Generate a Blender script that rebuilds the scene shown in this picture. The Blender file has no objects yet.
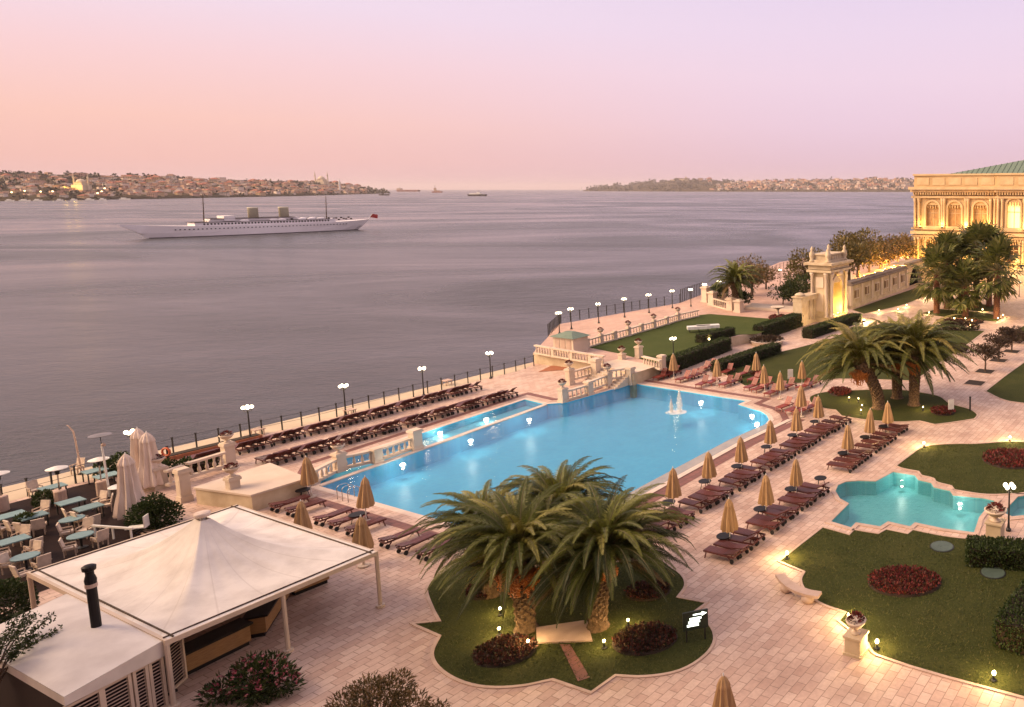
import bpy, bmesh, math, random
from mathutils import Vector, Matrix, noise
from mathutils.geometry import tessellate_polygon
R = math.radians
S = bpy.context.scene
COL = S.collection
# ------------------------------------------------------------------ camera
FOC, HGT, CX, CY, HY = 750.0, 20.0, 870.0, 279.0, 189.0     # the photograph is an off-centre crop: lens shift below
PITCH = math.atan((CY - HY) / FOC)
cam_d = bpy.data.cameras.new('camera')
cam = bpy.data.objects.new('camera', cam_d); COL.objects.link(cam)
cam.location = (0, 0, HGT); cam.rotation_euler = (R(90) - PITCH, 0, 0)
cam_d.sensor_width = 36; cam_d.lens = FOC / 1024 * 36
cam_d.shift_x = (512 - CX) / 1024; cam_d.shift_y = (CY - 353.5) / 1024
cam_d.clip_start = 0.5; cam_d.clip_end = 90000
S.camera = cam
# ------------------------------------------------------------------ world and sun
def lin(*c):
    return tuple(((v/255)/12.92 if v/255 <= .04045 else ((v/255+.055)/1.055)**2.4) for v in c)
W = bpy.data.worlds.new('World'); S.world = W; W.use_nodes = True
wn = W.node_tree; wn.nodes.clear()
def N(nt, t, **k):
    n = nt.nodes.new(t)
    for a, b in k.items(): setattr(n, a, b)
    return n
SUN_EL, SUN_AZ = R(34), R(-108)          # azimuth measured from +Y, negative to the sea side
def ramp_node(nt, stops):
    r = N(nt, 'ShaderNodeValToRGB'); e = r.color_ramp.elements
    while len(e) < len(stops): e.new(.5)
    for k, (p, c) in enumerate(stops): e[k].position = p; e[k].color = (*c, 1)
    return r
tc = N(wn, 'ShaderNodeTexCoord'); sp = N(wn, 'ShaderNodeSeparateXYZ'); wn.links.new(tc.outputs['Generated'], sp.inputs[0])
warm = ramp_node(wn, [(0, lin(226,178,180)), (.03, lin(241,188,179)), (.07, lin(249,199,186)), (.13, lin(247,208,210)), (.19, lin(240,218,233)), (.26, lin(235,220,238)), (.45, lin(236,208,204))])
cool = ramp_node(wn, [(0, lin(218,184,198)), (.03, lin(223,189,205)), (.08, lin(232,202,220)), (.14, lin(237,211,229)), (.20, lin(234,213,234)), (.28, lin(225,209,236)), (.45, lin(230,206,208))])
for r in (warm, cool): wn.links.new(sp.outputs['Z'], r.inputs[0])
mr = N(wn, 'ShaderNodeMapRange'); mr.inputs[1].default_value = -.80; mr.inputs[2].default_value = .02
mr.interpolation_type = 'SMOOTHSTEP'
wn.links.new(sp.outputs['X'], mr.inputs[0])
mx = N(wn, 'ShaderNodeMix', data_type='RGBA'); wn.links.new(mr.outputs[0], mx.inputs[0]); wn.links.new(warm.outputs[0], mx.inputs[6]); wn.links.new(cool.outputs[0], mx.inputs[7])
sky = N(wn, 'ShaderNodeTexSky', sky_type='NISHITA', sun_disc=False, sun_elevation=SUN_EL, sun_rotation=SUN_AZ)
bg_low = N(wn, 'ShaderNodeBackground'); wn.links.new(mx.outputs[2], bg_low.inputs[0]); bg_low.inputs[1].default_value = .79
bg_hi = N(wn, 'ShaderNodeBackground'); wn.links.new(sky.outputs[0], bg_hi.inputs[0]); bg_hi.inputs[1].default_value = .05
add = N(wn, 'ShaderNodeAddShader')
# the dusk glow fills the low sky, the daylight sky takes over towards the zenith
mz = N(wn, 'ShaderNodeMapRange'); mz.inputs[1].default_value = .30; mz.inputs[2].default_value = .65; wn.links.new(sp.outputs['Z'], mz.inputs[0])
ms = N(wn, 'ShaderNodeMixShader'); blk = N(wn, 'ShaderNodeBackground'); blk.inputs[1].default_value = 0
wn.links.new(mz.outputs[0], ms.inputs[0]); wn.links.new(blk.outputs[0], ms.inputs[1]); wn.links.new(bg_hi.outputs[0], ms.inputs[2])
wn.links.new(bg_low.outputs[0], add.inputs[0]); wn.links.new(ms.outputs[0], add.inputs[1])
wo = N(wn, 'ShaderNodeOutputWorld'); wn.links.new(add.outputs[0], wo.inputs[0])
sd = bpy.data.lights.new('sun', 'SUN'); sd.energy = 5.0; sd.angle = R(50); sd.color = (1, .70, .42)
sun = bpy.data.objects.new('sun', sd); COL.objects.link(sun)
sun.rotation_euler = Vector((-math.sin(SUN_AZ)*math.cos(SUN_EL), -math.cos(SUN_AZ)*math.cos(SUN_EL), -math.sin(SUN_EL))).to_track_quat('-Z', 'Y').to_euler()
S.view_settings.view_transform = 'Standard'; S.view_settings.look = 'None'; S.view_settings.exposure = 0.40; S.view_settings.gamma = 1
S.render.engine = 'CYCLES'
S.cycles.max_bounces = 6; S.cycles.transparent_max_bounces = 10; S.cycles.diffuse_bounces = 3; S.cycles.glossy_bounces = 3
S.cycles.use_denoising = True; S.cycles.use_light_tree = True; S.cycles.sample_clamp_indirect = 4
# ------------------------------------------------------------------ helpers
SEA_Z = -1.6
def ray(px, py):
    u = (px - CX)/FOC; v = -(py - CY)/FOC
    return Vector((u, math.cos(PITCH)+v*math.sin(PITCH), -math.sin(PITCH)+v*math.cos(PITCH)))
def at(px, py, z=0.0):
    """ground point (at height z) that the surveyed picture point stands for"""
    d = ray(px, py); t = (z-HGT)/d.z
    return Vector((d.x*t, d.y*t, z))
def at_depth(px, py, Y):
    d = ray(px, py); t = Y/d.y
    return Vector((d.x*t, Y, HGT+d.z*t))
def to_px(p):
    x, y, z = p[0], p[1], p[2]-HGT
    f_ = y*math.cos(PITCH)-z*math.sin(PITCH); u_ = y*math.sin(PITCH)+z*math.cos(PITCH)
    return CX+FOC*x/f_, CY-FOC*u_/f_
A = R(64.5)
U = Vector((math.cos(A), math.sin(A), 0)); V = Vector((math.sin(A), -math.cos(A), 0))
rng = random.Random(7)
class MB:
    def __init__(s): s.v = []; s.f = []; s.mi = None
    def add(s, vs, fs):
        b = len(s.v); s.v += [tuple(v) for v in vs]; s.f += [tuple(b+i for i in f) for f in fs]; return s
    def box(s, c, d, rz=0, M=None):
        x, y, z = d[0]/2, d[1]/2, d[2]/2
        vs = [Vector((sx*x, sy*y, sz*z)) for sz in (-1,1) for sx, sy in ((-1,-1),(1,-1),(1,1),(-1,1))]
        Q = M if M is not None else Matrix.Rotation(rz, 3, 'Z')
        vs = [Q @ v + Vector(c) for v in vs]
        return s.add(vs, [(3,2,1,0),(4,5,6,7),(0,1,5,4),(1,2,6,5),(2,3,7,6),(3,0,4,7)])
    def bar(s, a, b, w, h=None):
        a, b = Vector(a), Vector(b); d = b-a; L = d.length
        q = d.to_track_quat('X', 'Z').to_matrix()
        return s.box((a+b)/2, (L, w, h or w), M=q)
    def tube(s, pts, rs, n=6, cap=True):
        pts = [Vector(p) for p in pts]
        if not isinstance(rs, (list, tuple)): rs = [rs]*len(pts)
        vs = []; fs = []
        for i, p in enumerate(pts):
            d = (pts[min(i+1, len(pts)-1)]-pts[max(i-1, 0)])
            q = d.to_track_quat('Z', 'Y').to_matrix() if d.length > 1e-9 else Matrix.Identity(3)
            for k in range(n):
                a = 2*math.pi*k/n; vs.append(p + q @ Vector((math.cos(a)*rs[i], math.sin(a)*rs[i], 0)))
        for i in range(len(pts)-1):
            for k in range(n): fs.append((i*n+k, i*n+(k+1)%n, (i+1)*n+(k+1)%n, (i+1)*n+k))
        if cap: fs.append(tuple(range(n-1, -1, -1))); fs.append(tuple((len(pts)-1)*n+k for k in range(n)))
        return s.add(vs, fs)
    def lathe(s, prof, n=12, c=(0,0,0), pleat=0, sx=1, sy=1):
        c = Vector(c); vs = []; fs = []
        for r, z in prof:
            for k in range(n):
                a = 2*math.pi*k/n; rr = r*(1-pleat*(k % 2)); vs.append(c+Vector((math.cos(a)*rr*sx, math.sin(a)*rr*sy, z)))
        m = len(prof)
        for i in range(m-1):
            for k in range(n): fs.append((i*n+k, i*n+(k+1)%n, (i+1)*n+(k+1)%n, (i+1)*n+k))
        fs.append(tuple(range(n-1, -1, -1))); fs.append(tuple((m-1)*n+k for k in range(n)))
        return s.add(vs, fs)
    def prism(s, poly, z0, z1):
        n = len(poly); ar = sum(poly[i][0]*poly[(i+1)%n][1]-poly[(i+1)%n][0]*poly[i][1] for i in range(n))
        if ar < 0: poly = poly[::-1]
        b = len(s.v)
        s.v += [(p[0], p[1], z0) for p in poly] + [(p[0], p[1], z1) for p in poly]
        for i in range(n): j = (i+1) % n; s.f.append((b+i, b+j, b+n+j, b+n+i))
        for t in tessellate_polygon([[Vector((p[0], p[1], 0)) for p in poly]]):
            t = orient(poly, t); s.f.append(tuple(b+n+i for i in t)); s.f.append(tuple(b+i for i in t[::-1]))
        return s
    def sheet(s, loops, z):
        allp = [p for l in loops for p in l]; b = len(s.v)
        s.v += [(p[0], p[1], z) for p in allp]
        for t in tessellate_polygon([[Vector((p[0], p[1], 0)) for p in l] for l in loops]):
            s.f.append(tuple(b+i for i in orient(allp, t)))
        return s
    def leaf(s, p, d, up, L, w):
        """a leaf blade folded along its middle"""
        sd = d.cross(up); sd = sd.normalized() if sd.length > 1e-6 else Vector((1,0,0))
        m = p + d*L*.5
        return s.add([p, m+sd*w*.5, p+d*L, m-sd*w*.5], [(0,1,2),(0,2,3)])
    def build(s, name, m, parent=None, smooth=False, loc=None):
        me = bpy.data.meshes.new(name); me.from_pydata(s.v, [], s.f); me.update()
        for q in (m if isinstance(m, (list, tuple)) else [m]): me.materials.append(q)
        if s.mi: me.polygons.foreach_set('material_index', s.mi)
        if smooth: me.polygons.foreach_set('use_smooth', [True]*len(me.polygons))
        o = bpy.data.objects.new(name, me); COL.objects.link(o)
        if parent is not None: o.parent = parent
        if loc is not None: o.location = loc
        return o
def orient(pts, t):
    a, b, c = (pts[i] for i in t)
    return t if (b[0]-a[0])*(c[1]-a[1])-(b[1]-a[1])*(c[0]-a[0]) > 0 else (t[0], t[2], t[1])
def tag(o, label, cat, group=None):
    o['label'] = label; o['category'] = cat
    if group: o['group'] = group
    return o
def thing(name, label, cat, loc=(0,0,0), rz=0, group=None):
    o = bpy.data.objects.new(name, None); COL.objects.link(o); o.empty_display_size = .2
    o.location = loc; o.rotation_euler = (0, 0, rz)
    return tag(o, label, cat, group)
def struct(o, kind='structure'): o['kind'] = kind; return o
KIDS = {}
def dup(root, loc, rz=0, label=None, group=None, scale=None):
    if root.name not in KIDS:
        KIDS[root.name] = [(c, list(c.children)) for c in root.children]
    r = root.copy(); COL.objects.link(r); r.location = loc; r.rotation_euler = (0, 0, rz)
    if label: r['label'] = label
    if group: r['group'] = group
    if scale: r.scale = scale
    for c, gs in KIDS[root.name]:
        d = c.copy(); COL.objects.link(d); d.parent = r
        for g in gs:
            e = g.copy(); COL.objects.link(e); e.parent = d
    return r
class Kind:
    """first use places the built thing itself, later uses copy it"""
    def __init__(s, root): s.root = root; s.used = False
    def put(s, loc, rz=0, label=None, group=None, scale=None):
        if s.used: return dup(s.root, loc, rz, label, group, scale)
        s.used = True; r = s.root; r.location = loc; r.rotation_euler = (0, 0, rz)
        if label: r['label'] = label
        if group: r['group'] = group
        if scale: r.scale = scale
        KIDS[r.name] = [(c, list(c.children)) for c in r.children]
        return r
WORDS = 'first second third fourth fifth sixth seventh eighth ninth tenth eleventh twelfth thirteenth fourteenth fifteenth sixteenth seventeenth eighteenth nineteenth twentieth'.split()
TENS = {2: 'twenty', 3: 'thirty', 4: 'forty', 5: 'fifty', 6: 'sixty', 7: 'seventy', 8: 'eighty', 9: 'ninety'}
def nth(i):
    if i < 20: return WORDS[i]
    t, o = divmod(i+1, 10)
    if t >= 10: return str(i+1)+'th'
    return TENS[t]+'-'+WORDS[o-1] if o else TENS[t][:-1]+'ieth'
def P2(pts, z=0): return [at(x, y, z) for x, y in pts]
def offset(poly, d):
    """grow (d>0) a counter-clockwise outline by d metres"""
    n = len(poly); out = []
    ar = sum(poly[i][0]*poly[(i+1)%n][1]-poly[(i+1)%n][0]*poly[i][1] for i in range(n))
    if ar < 0: poly = poly[::-1]
    for i in range(n):
        a, b, c = (Vector(poly[k % n][:2]) for k in (i-1, i, i+1))
        e1, e2 = (b-a).normalized(), (c-b).normalized()
        n1, n2 = Vector((e1.y, -e1.x)), Vector((e2.y, -e2.x))
        m = (n1+n2); m = m.normalized() if m.length > 1e-4 else n1
        k = d/max(.45, m.dot(n1)); out.append(Vector((b.x+m.x*k, b.y+m.y*k, 0)))
    return out
def ring(mb, poly, d0, d1, z):
    a, b = offset(poly, d0), offset(poly, d1); n = len(a)
    mb.add([(p.x, p.y, z) for p in a]+[(p.x, p.y, z) for p in b], [(i, n+i, n+(i+1)%n, (i+1)%n) for i in range(n)])
    return mb
def smooth_loop(pts, k=4):
    """Catmull-Rom through the points, closed"""
    n = len(pts); out = []
    for i in range(n):
        p0, p1, p2, p3 = (Vector((pts[(i+j) % n][0], pts[(i+j) % n][1], 0)) for j in (-1, 0, 1, 2))
        for s_ in range(k):
            t = s_/k
            out.append(.5*((2*p1)+(p2-p0)*t+(2*p0-5*p1+4*p2-p3)*t*t+(3*p1-p0-3*p2+p3)*t**3))
    return out
def round_loop(p, k=4, sharp=42):
    """curve the gently turning stretches of a closed outline, keep its sharp corners"""
    n = len(p); p = [Vector((q[0], q[1], 0)) for q in p]; out = []; tg = []; sh = []
    for i in range(n):
        a, c = p[i]-p[i-1], p[(i+1)%n]-p[i]; an = math.degrees(abs(a.xy.angle_signed(c.xy))); sh.append(an > sharp); tg.append((p[(i+1)%n]-p[i-1])*.5)
    for i in range(n):
        j = (i+1)%n; d = p[j]-p[i]; L = d.length
        m0 = d if sh[i] else tg[i].normalized()*L; m1 = d if sh[j] else tg[j].normalized()*L
        for s_ in range(k):
            t = s_/k; t2, t3 = t*t, t*t*t
            out.append(p[i]*(2*t3-3*t2+1)+m0*(t3-2*t2+t)+p[j]*(-2*t3+3*t2)+m1*(t3-t2))
    return out
# ------------------------------------------------------------------ materials
def newmat(name):
    m = bpy.data.materials.new(name); m.use_nodes = True; nt = m.node_tree
    return m, nt, nt.nodes['Principled BSDF']
def coord(nt, space, rot=0, scale=(1,1,1)):
    mp = N(nt, 'ShaderNodeMapping'); mp.inputs['Rotation'].default_value = (0, 0, rot); mp.inputs['Scale'].default_value = scale
    if space == 'world': g = N(nt, 'ShaderNodeNewGeometry'); nt.links.new(g.outputs['Position'], mp.inputs[0])
    else: g = N(nt, 'ShaderNodeTexCoord'); nt.links.new(g.outputs['Object'], mp.inputs[0])
    return mp.outputs[0]
def noise_n(nt, vec, scale, detail=4, rough=.55):
    n = N(nt, 'ShaderNodeTexNoise'); n.inputs['Scale'].default_value = scale; n.inputs['Detail'].default_value = detail; n.inputs['Roughness'].default_value = rough
    nt.links.new(vec, n.inputs['Vector']); return n.outputs['Fac']
def mixc(nt, fac, a, b, mode='MIX'):
    m = N(nt, 'ShaderNodeMix', data_type='RGBA', blend_type=mode)
    for sock, v in ((m.inputs[0], fac), (m.inputs[6], a), (m.inputs[7], b)):
        if isinstance(v, (int, float)): sock.default_value = v
        elif isinstance(v, tuple): sock.default_value = (*v[:3], 1)
        else: nt.links.new(v, sock)
    return m.outputs[2]
def mat(name, c, c2=None, rough=.7, scale=3, space='object', metal=0, bump=0, bscale=20, spec=.4, stretch=(1,1,1), lo=.35, hi=.65, rnd=0):
    m, nt, b = newmat(name)
    vec = coord(nt, space, scale=stretch)
    if c2 is None: c2 = tuple(v*.78 for v in c)
    f = noise_n(nt, vec, scale)
    r = N(nt, 'ShaderNodeMapRange'); r.inputs[1].default_value = lo; r.inputs[2].default_value = hi; nt.links.new(f, r.inputs[0])
    col = mixc(nt, r.outputs[0], c2, c)
    if rnd:
        oi = N(nt, 'ShaderNodeObjectInfo'); h = N(nt, 'ShaderNodeHueSaturation'); q = N(nt, 'ShaderNodeMapRange')
        q.inputs[3].default_value = 1-rnd; q.inputs[4].default_value = 1+rnd; nt.links.new(oi.outputs['Random'], q.inputs[0]); nt.links.new(q.outputs[0], h.inputs['Value'])
        nt.links.new(col, h.inputs['Color']); col = h.outputs[0]
    nt.links.new(col, b.inputs['Base Color'])
    b.inputs['Roughness'].default_value = rough; b.inputs['Metallic'].default_value = metal; b.inputs['Specular IOR Level'].default_value = spec
    if bump:
        bn = N(nt, 'ShaderNodeBump'); bn.inputs['Strength'].default_value = bump; bn.inputs['Distance'].default_value = .05
        nt.links.new(noise_n(nt, vec, bscale, 5), bn.inputs['Height']); nt.links.new(bn.outputs[0], b.inputs['Normal'])
    return m
def leafmat(name, cols, trans=.3, rough=.5):
    m, nt, b = newmat(name)
    g = N(nt, 'ShaderNodeNewGeometry')
    n = len(cols); r = ramp_node(nt, [(i/max(1, n-1), c) for i, c in enumerate(cols)])
    nt.links.new(g.outputs['Random Per Island'], r.inputs[0])
    nt.links.new(r.outputs[0], b.inputs['Base Color']); b.inputs['Roughness'].default_value = rough; b.inputs['Specular IOR Level'].default_value = .25
    t = N(nt, 'ShaderNodeBsdfTranslucent'); nt.links.new(r.outputs[0], t.inputs[0])
    mxs = N(nt, 'ShaderNodeMixShader'); mxs.inputs[0].default_value = trans
    nt.links.new(b.outputs[0], mxs.inputs[1]); nt.links.new(t.outputs[0], mxs.inputs[2])
    nt.links.new(mxs.outputs[0], nt.nodes['Material Output'].inputs[0]); return m
def emit(name, c, s):
    m, nt, b = newmat(name); b.inputs['Base Color'].default_value = (.8,.75,.6,1)
    b.inputs['Emission Color'].default_value = (*c, 1); b.inputs['Emission Strength'].default_value = s; return m
def paver(name, c1, c2, mort, bw, rh, rot=A, mortar=.018, tone=.5, offs=.5, spec=.4):
    m, nt, b = newmat(name); vec = coord(nt, 'world', rot=-rot)
    k = N(nt, 'ShaderNodeTexBrick'); k.inputs['Scale'].default_value = 1; k.inputs['Brick Width'].default_value = bw; k.inputs['Row Height'].default_value = rh
    k.offset = offs; k.inputs['Mortar Size'].default_value = mortar; k.inputs['Color1'].default_value = (*c1, 1); k.inputs['Color2'].default_value = (*c2, 1); k.inputs['Mortar'].default_value = (*mort, 1)
    nt.links.new(vec, k.inputs[0])
    big = noise_n(nt, vec, .22, 5, .6); r = ramp_node(nt, [(.3, (.66,.62,.62)), (.52, (1,1,1)), (.75, (1.0,.95,.9))]); nt.links.new(big, r.inputs[0])
    sm = noise_n(nt, vec, 6, 5); r2 = ramp_node(nt, [(.3, (.8,.8,.8)), (.65, (1,1,1))]); nt.links.new(sm, r2.inputs[0])
    stn = ramp_of(nt, noise_n(nt, vec, .9, 6, .7), [(.28, (.62,.58,.55)), (.40, (1,1,1)), (1, (1,1,1))])
    col = mixc(nt, .8, mixc(nt, tone, k.outputs[0], r.outputs[0], 'MULTIPLY'), r2.outputs[0], 'MULTIPLY'); col = mixc(nt, .55, col, stn, 'MULTIPLY')
    nt.links.new(col, b.inputs['Base Color'])
    rr = N(nt, 'ShaderNodeMapRange'); rr.inputs[3].default_value = .5; rr.inputs[4].default_value = .75; nt.links.new(sm, rr.inputs[0]); nt.links.new(rr.outputs[0], b.inputs['Roughness']); b.inputs['Specular IOR Level'].default_value = spec
    bn = N(nt, 'ShaderNodeBump'); bn.inputs['Strength'].default_value = .25; bn.inputs['Distance'].default_value = .02; bn.invert = True
    nt.links.new(k.outputs['Fac'], bn.inputs['Height']); nt.links.new(bn.outputs[0], b.inputs['Normal']); return m
def grassmat(name, c1, c2, c3):
    m, nt, b = newmat(name); vec = coord(nt, 'world')
    f = noise_n(nt, vec, .35, 6, .65); g = noise_n(nt, vec, 9, 6, .75)
    col = mixc(nt, .6, ramp_of(nt, f, [(.3, c1), (.5, c2), (.72, c3)]), ramp_of(nt, g, [(.3, tuple(v*.55 for v in c1)), (.7, c3)]))
    nt.links.new(col, b.inputs['Base Color']); b.inputs['Roughness'].default_value = .9; b.inputs['Specular IOR Level'].default_value = .1
    bn = N(nt, 'ShaderNodeBump'); bn.inputs['Strength'].default_value = .8; bn.inputs['Distance'].default_value = .08
    nt.links.new(noise_n(nt, vec, 14, 6, .8), bn.inputs['Height']); nt.links.new(bn.outputs[0], b.inputs['Normal']); return m
def ramp_of(nt, f, stops):
    r = ramp_node(nt, stops); nt.links.new(f, r.inputs[0]); return r.outputs[0]
M = {}
M['paver'] = paver('pink_paving', (.63,.462,.372), (.50,.335,.262), (.27,.18,.135), .66, .44, mortar=.014, tone=.8)
M['paver2'] = paver('promenade_paving', (.54,.35,.27), (.46,.29,.22), (.32,.2,.16), 1.2, .7)
M['deck'] = paver('brown_decking', (.034,.018,.014), (.024,.013,.011), (.008,.005,.004), 3.0, .16, mortar=.02, spec=.05)
M['quay'] = mat('quay_stone', (.50,.40,.28), (.42,.33,.23), scale=.4, space='world', bump=.1)
M['stone'] = mat('cream_stone', (.56,.45,.31), (.42,.32,.21), scale=.8, space='world', bump=.15, rough=.8)
M['stone_light'] = mat('pale_stone', (.60,.48,.38), (.50,.40,.31), scale=.6, space='world', bump=.08, rough=.75)
M['pinkstone'] = mat('rose_stone', (.50,.36,.29), (.40,.28,.22), scale=1.2, space='world', rough=.7)
M['redband'] = paver('brown_red_border', (.24,.10,.08), (.19,.085,.07), (.10,.05,.04), .5, .5)
M['cream'] = mat('cream_coping', (.66,.53,.44), (.56,.44,.36), scale=1.5, space='world', rough=.5)
M['ledge'] = mat('overflow_ledge', (.33,.30,.26), (.26,.25,.23), scale=1.0, space='world', rough=.25)
M['grass'] = grassmat('lawn_grass', (.023,.035,.008), (.045,.056,.013), (.08,.078,.023))
M['blade'] = leafmat('grass_blade', [(.022,.036,.008), (.045,.058,.013), (.078,.082,.02), (.115,.105,.036)], .2, .7)
M['grass2'] = grassmat('upper_lawn_grass', (.036,.056,.012), (.056,.078,.018), (.084,.098,.028))
M['soil'] = mat('soil', (.035,.022,.014), (.02,.012,.008), scale=4, space='world', rough=.95, bump=.4)
M['iron'] = mat('dark_iron', (.018,.017,.017), rough=.5)
M['steel'] = mat('steel', (.55,.55,.55), rough=.2, metal=1)
M['wood'] = mat('maroon_wood', (.115,.030,.024), (.07,.018,.015), rough=.42, scale=8, rnd=.25)
M['redwood'] = mat('red_wood', (.24,.042,.028), (.15,.026,.020), rough=.4, scale=8, rnd=.2)
M['darkwood'] = mat('dark_wood', (.022,.011,.009), rough=.7, scale=8, spec=.15)
M['rubber'] = mat('black_rubber', (.012,.012,.013), rough=.7)
def clothmat(name, c, c2, sc=7):
    m, nt, b = newmat(name); vec = coord(nt, 'object', scale=(1,1,.12))
    col = ramp_of(nt, noise_n(nt, vec, sc, 3), [(.3, c2), (.65, c)]); nt.links.new(col, b.inputs['Base Color']); b.inputs['Roughness'].default_value = .9; b.inputs['Specular IOR Level'].default_value = .1; return m
M['tan'] = clothmat('tan_canvas', (.45,.285,.15), (.31,.19,.095))
M['white_canvas'] = clothmat('white_canvas', (.74,.62,.54), (.56,.44,.36), 4)
M['white'] = mat('white_paint', (.72,.70,.66), (.6,.57,.53), rough=.45, scale=2)
M['black'] = mat('black_table', (.013,.011,.012), rough=.5, spec=.2)
M['pitch'] = mat('painted_shade', (.012,.010,.009), rough=1, spec=0)  # black colour standing in for the shade inside the archway
M['teal'] = mat('teal_cloth', (.16,.25,.26), (.12,.20,.215), rough=.6, scale=3, rnd=.15)
M['rattan'] = mat('beige_rattan', (.50,.38,.29), (.34,.25,.18), rough=.8, scale=14, bump=.3)
M['cushion'] = mat('cream_cushion', (.62,.50,.40), (.5,.4,.32), rough=.9, scale=5)
M['terracotta'] = mat('terracotta', (.36,.13,.06), (.25,.09,.045), rough=.8, scale=5)
M['bark'] = mat('palm_bark', (.17,.105,.06), (.055,.034,.02), rough=.95, scale=7, bump=.8, bscale=14)
M['bark2'] = mat('tree_bark', (.12,.08,.055), (.05,.032,.022), rough=.95, scale=6, bump=.6)
M['fanbark'] = mat('red_brown_bark', (.16,.062,.035), (.07,.03,.018), rough=.95, scale=5, bump=.6, stretch=(1,1,2))
M['fruit'] = mat('orange_dates', (.48,.17,.03), (.28,.085,.018), rough=.6, scale=14)
def frondmats(name, cols, tr=.2): return [leafmat('%s_%s' % (name, w_), [tuple(v*.8 for v in c), c, tuple(v*1.25 for v in c)], tr, .38) for w_, c in zip(('shade_tone','mature','fresh','pale','dry'), cols)]  # crown highlights and shade put into leaf tone, dark to pale; last is dry
M['palm'] = frondmats('date_palm_leaf', [(.038,.048,.010), (.088,.100,.017), (.165,.17,.031), (.27,.245,.056), (.19,.125,.05)])
M['palm2'] = frondmats('far_palm_leaf', [(.045,.055,.012), (.095,.102,.02), (.17,.16,.034), (.27,.215,.06), (.19,.12,.05)])
M['rachis'] = mat('frond_rib', (.16,.13,.045), (.1,.08,.03), rough=.5)
M['fan'] = leafmat('fan_palm_leaf', [(.035,.046,.010), (.075,.086,.018), (.125,.128,.032), (.20,.175,.055)], .15, .45)
M['dark_leaf'] = leafmat('dark_leaf', [(.018,.030,.009), (.036,.052,.013), (.06,.075,.02)], .2)
M['hedge'] = leafmat('hedge_leaf', [(.016,.030,.007), (.030,.048,.011), (.048,.068,.018)], .2)
M['olive_leaf'] = leafmat('olive_leaf', [(.065,.058,.018), (.12,.095,.03), (.19,.135,.045)], .25)
M['brush_leaf'] = leafmat('brush_leaf', [(.05,.046,.016), (.10,.076,.028), (.17,.108,.045), (.23,.145,.065)], .2)
M['purple_leaf'] = leafmat('purple_leaf', [(.03,.022,.014), (.055,.035,.022), (.085,.05,.03)], .2)
M['flower_red'] = leafmat('red_flower', [(.04,.035,.012), (.12,.022,.02), (.2,.03,.03), (.05,.04,.015)], .2)
M['flower_pink'] = leafmat('pink_flower', [(.3,.05,.08), (.45,.10,.14), (.55,.3,.3)], .2)
M['flower_bed'] = leafmat('bed_flower', [(.022,.024,.010), (.05,.022,.014), (.10,.024,.02), (.03,.03,.012)], .2)
M['lamp'] = emit('lamp_glow', (1,.86,.60), 4)
M['spot'] = emit('spot_glow', (1,.80,.42), 5)
M['poolglow'] = emit('pool_lamp', (1,.97,.80), 1.6)
M['sign_light'] = emit('sign_lettering', (.9,1,.85), 3)
M['window_lit'] = emit('lit_window', (1,.66,.16), .9)
# ================================================================== SETTING
def seamat():
    m, nt, b = newmat('sea_water'); vec = coord(nt, 'world', rot=R(8), scale=(1, 1.7, 1))
    b.inputs['Base Color'].default_value = (.032, .032, .030, 1); b.inputs['IOR'].default_value = 1.33
    long = coord(nt, 'world', rot=R(-14), scale=(.005, .0105, 1))
    pn = N(nt, 'ShaderNodeTexNoise'); pn.inputs['Scale'].default_value = 1.0; pn.inputs['Detail'].default_value = 5; pn.inputs['Roughness'].default_value = .55; pn.inputs['Distortion'].default_value = 1.6; nt.links.new(long, pn.inputs['Vector']); patch = pn.outputs['Fac']
    rg = N(nt, 'ShaderNodeMapRange'); rg.inputs[1].default_value = .35; rg.inputs[2].default_value = .65; rg.inputs[3].default_value = .16; rg.inputs[4].default_value = .34
    nt.links.new(patch, rg.inputs[0]); nt.links.new(rg.outputs[0], b.inputs['Roughness'])
    st = N(nt, 'ShaderNodeMapRange'); st.inputs[1].default_value = .36; st.inputs[2].default_value = .64; st.inputs[3].default_value = .18; st.inputs[4].default_value = .62
    nt.links.new(patch, st.inputs[0])
    a1 = noise_n(nt, vec, .9, 5, .65); a2 = noise_n(nt, vec, .16, 4, .6)
    ad = N(nt, 'ShaderNodeMath', operation='ADD'); ml = N(nt, 'ShaderNodeMath', operation='MULTIPLY'); ml.inputs[1].default_value = 2.4
    nt.links.new(a2, ml.inputs[0]); nt.links.new(a1, ad.inputs[0]); nt.links.new(ml.outputs[0], ad.inputs[1])
    bn = N(nt, 'ShaderNodeBump'); bn.inputs['Distance'].default_value = .5; nt.links.new(st.outputs[0], bn.inputs['Strength'])
    nt.links.new(ad.outputs[0], bn.inputs['Height']); nt.links.new(bn.outputs[0], b.inputs['Normal']); return m
M['sea'] = seamat()
b = MB(); E_ = 30000
b.add([(-E_, -400, SEA_Z), (E_, -400, SEA_Z), (E_, E_, SEA_Z), (-E_, E_, SEA_Z)], [(0,1,2,3)])
struct(b.build('sea', M['sea']))
shoreA, shoreB = at(0, 488), at(531, 362.7)
sdir = (shoreB-shoreA).normalized()
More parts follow.
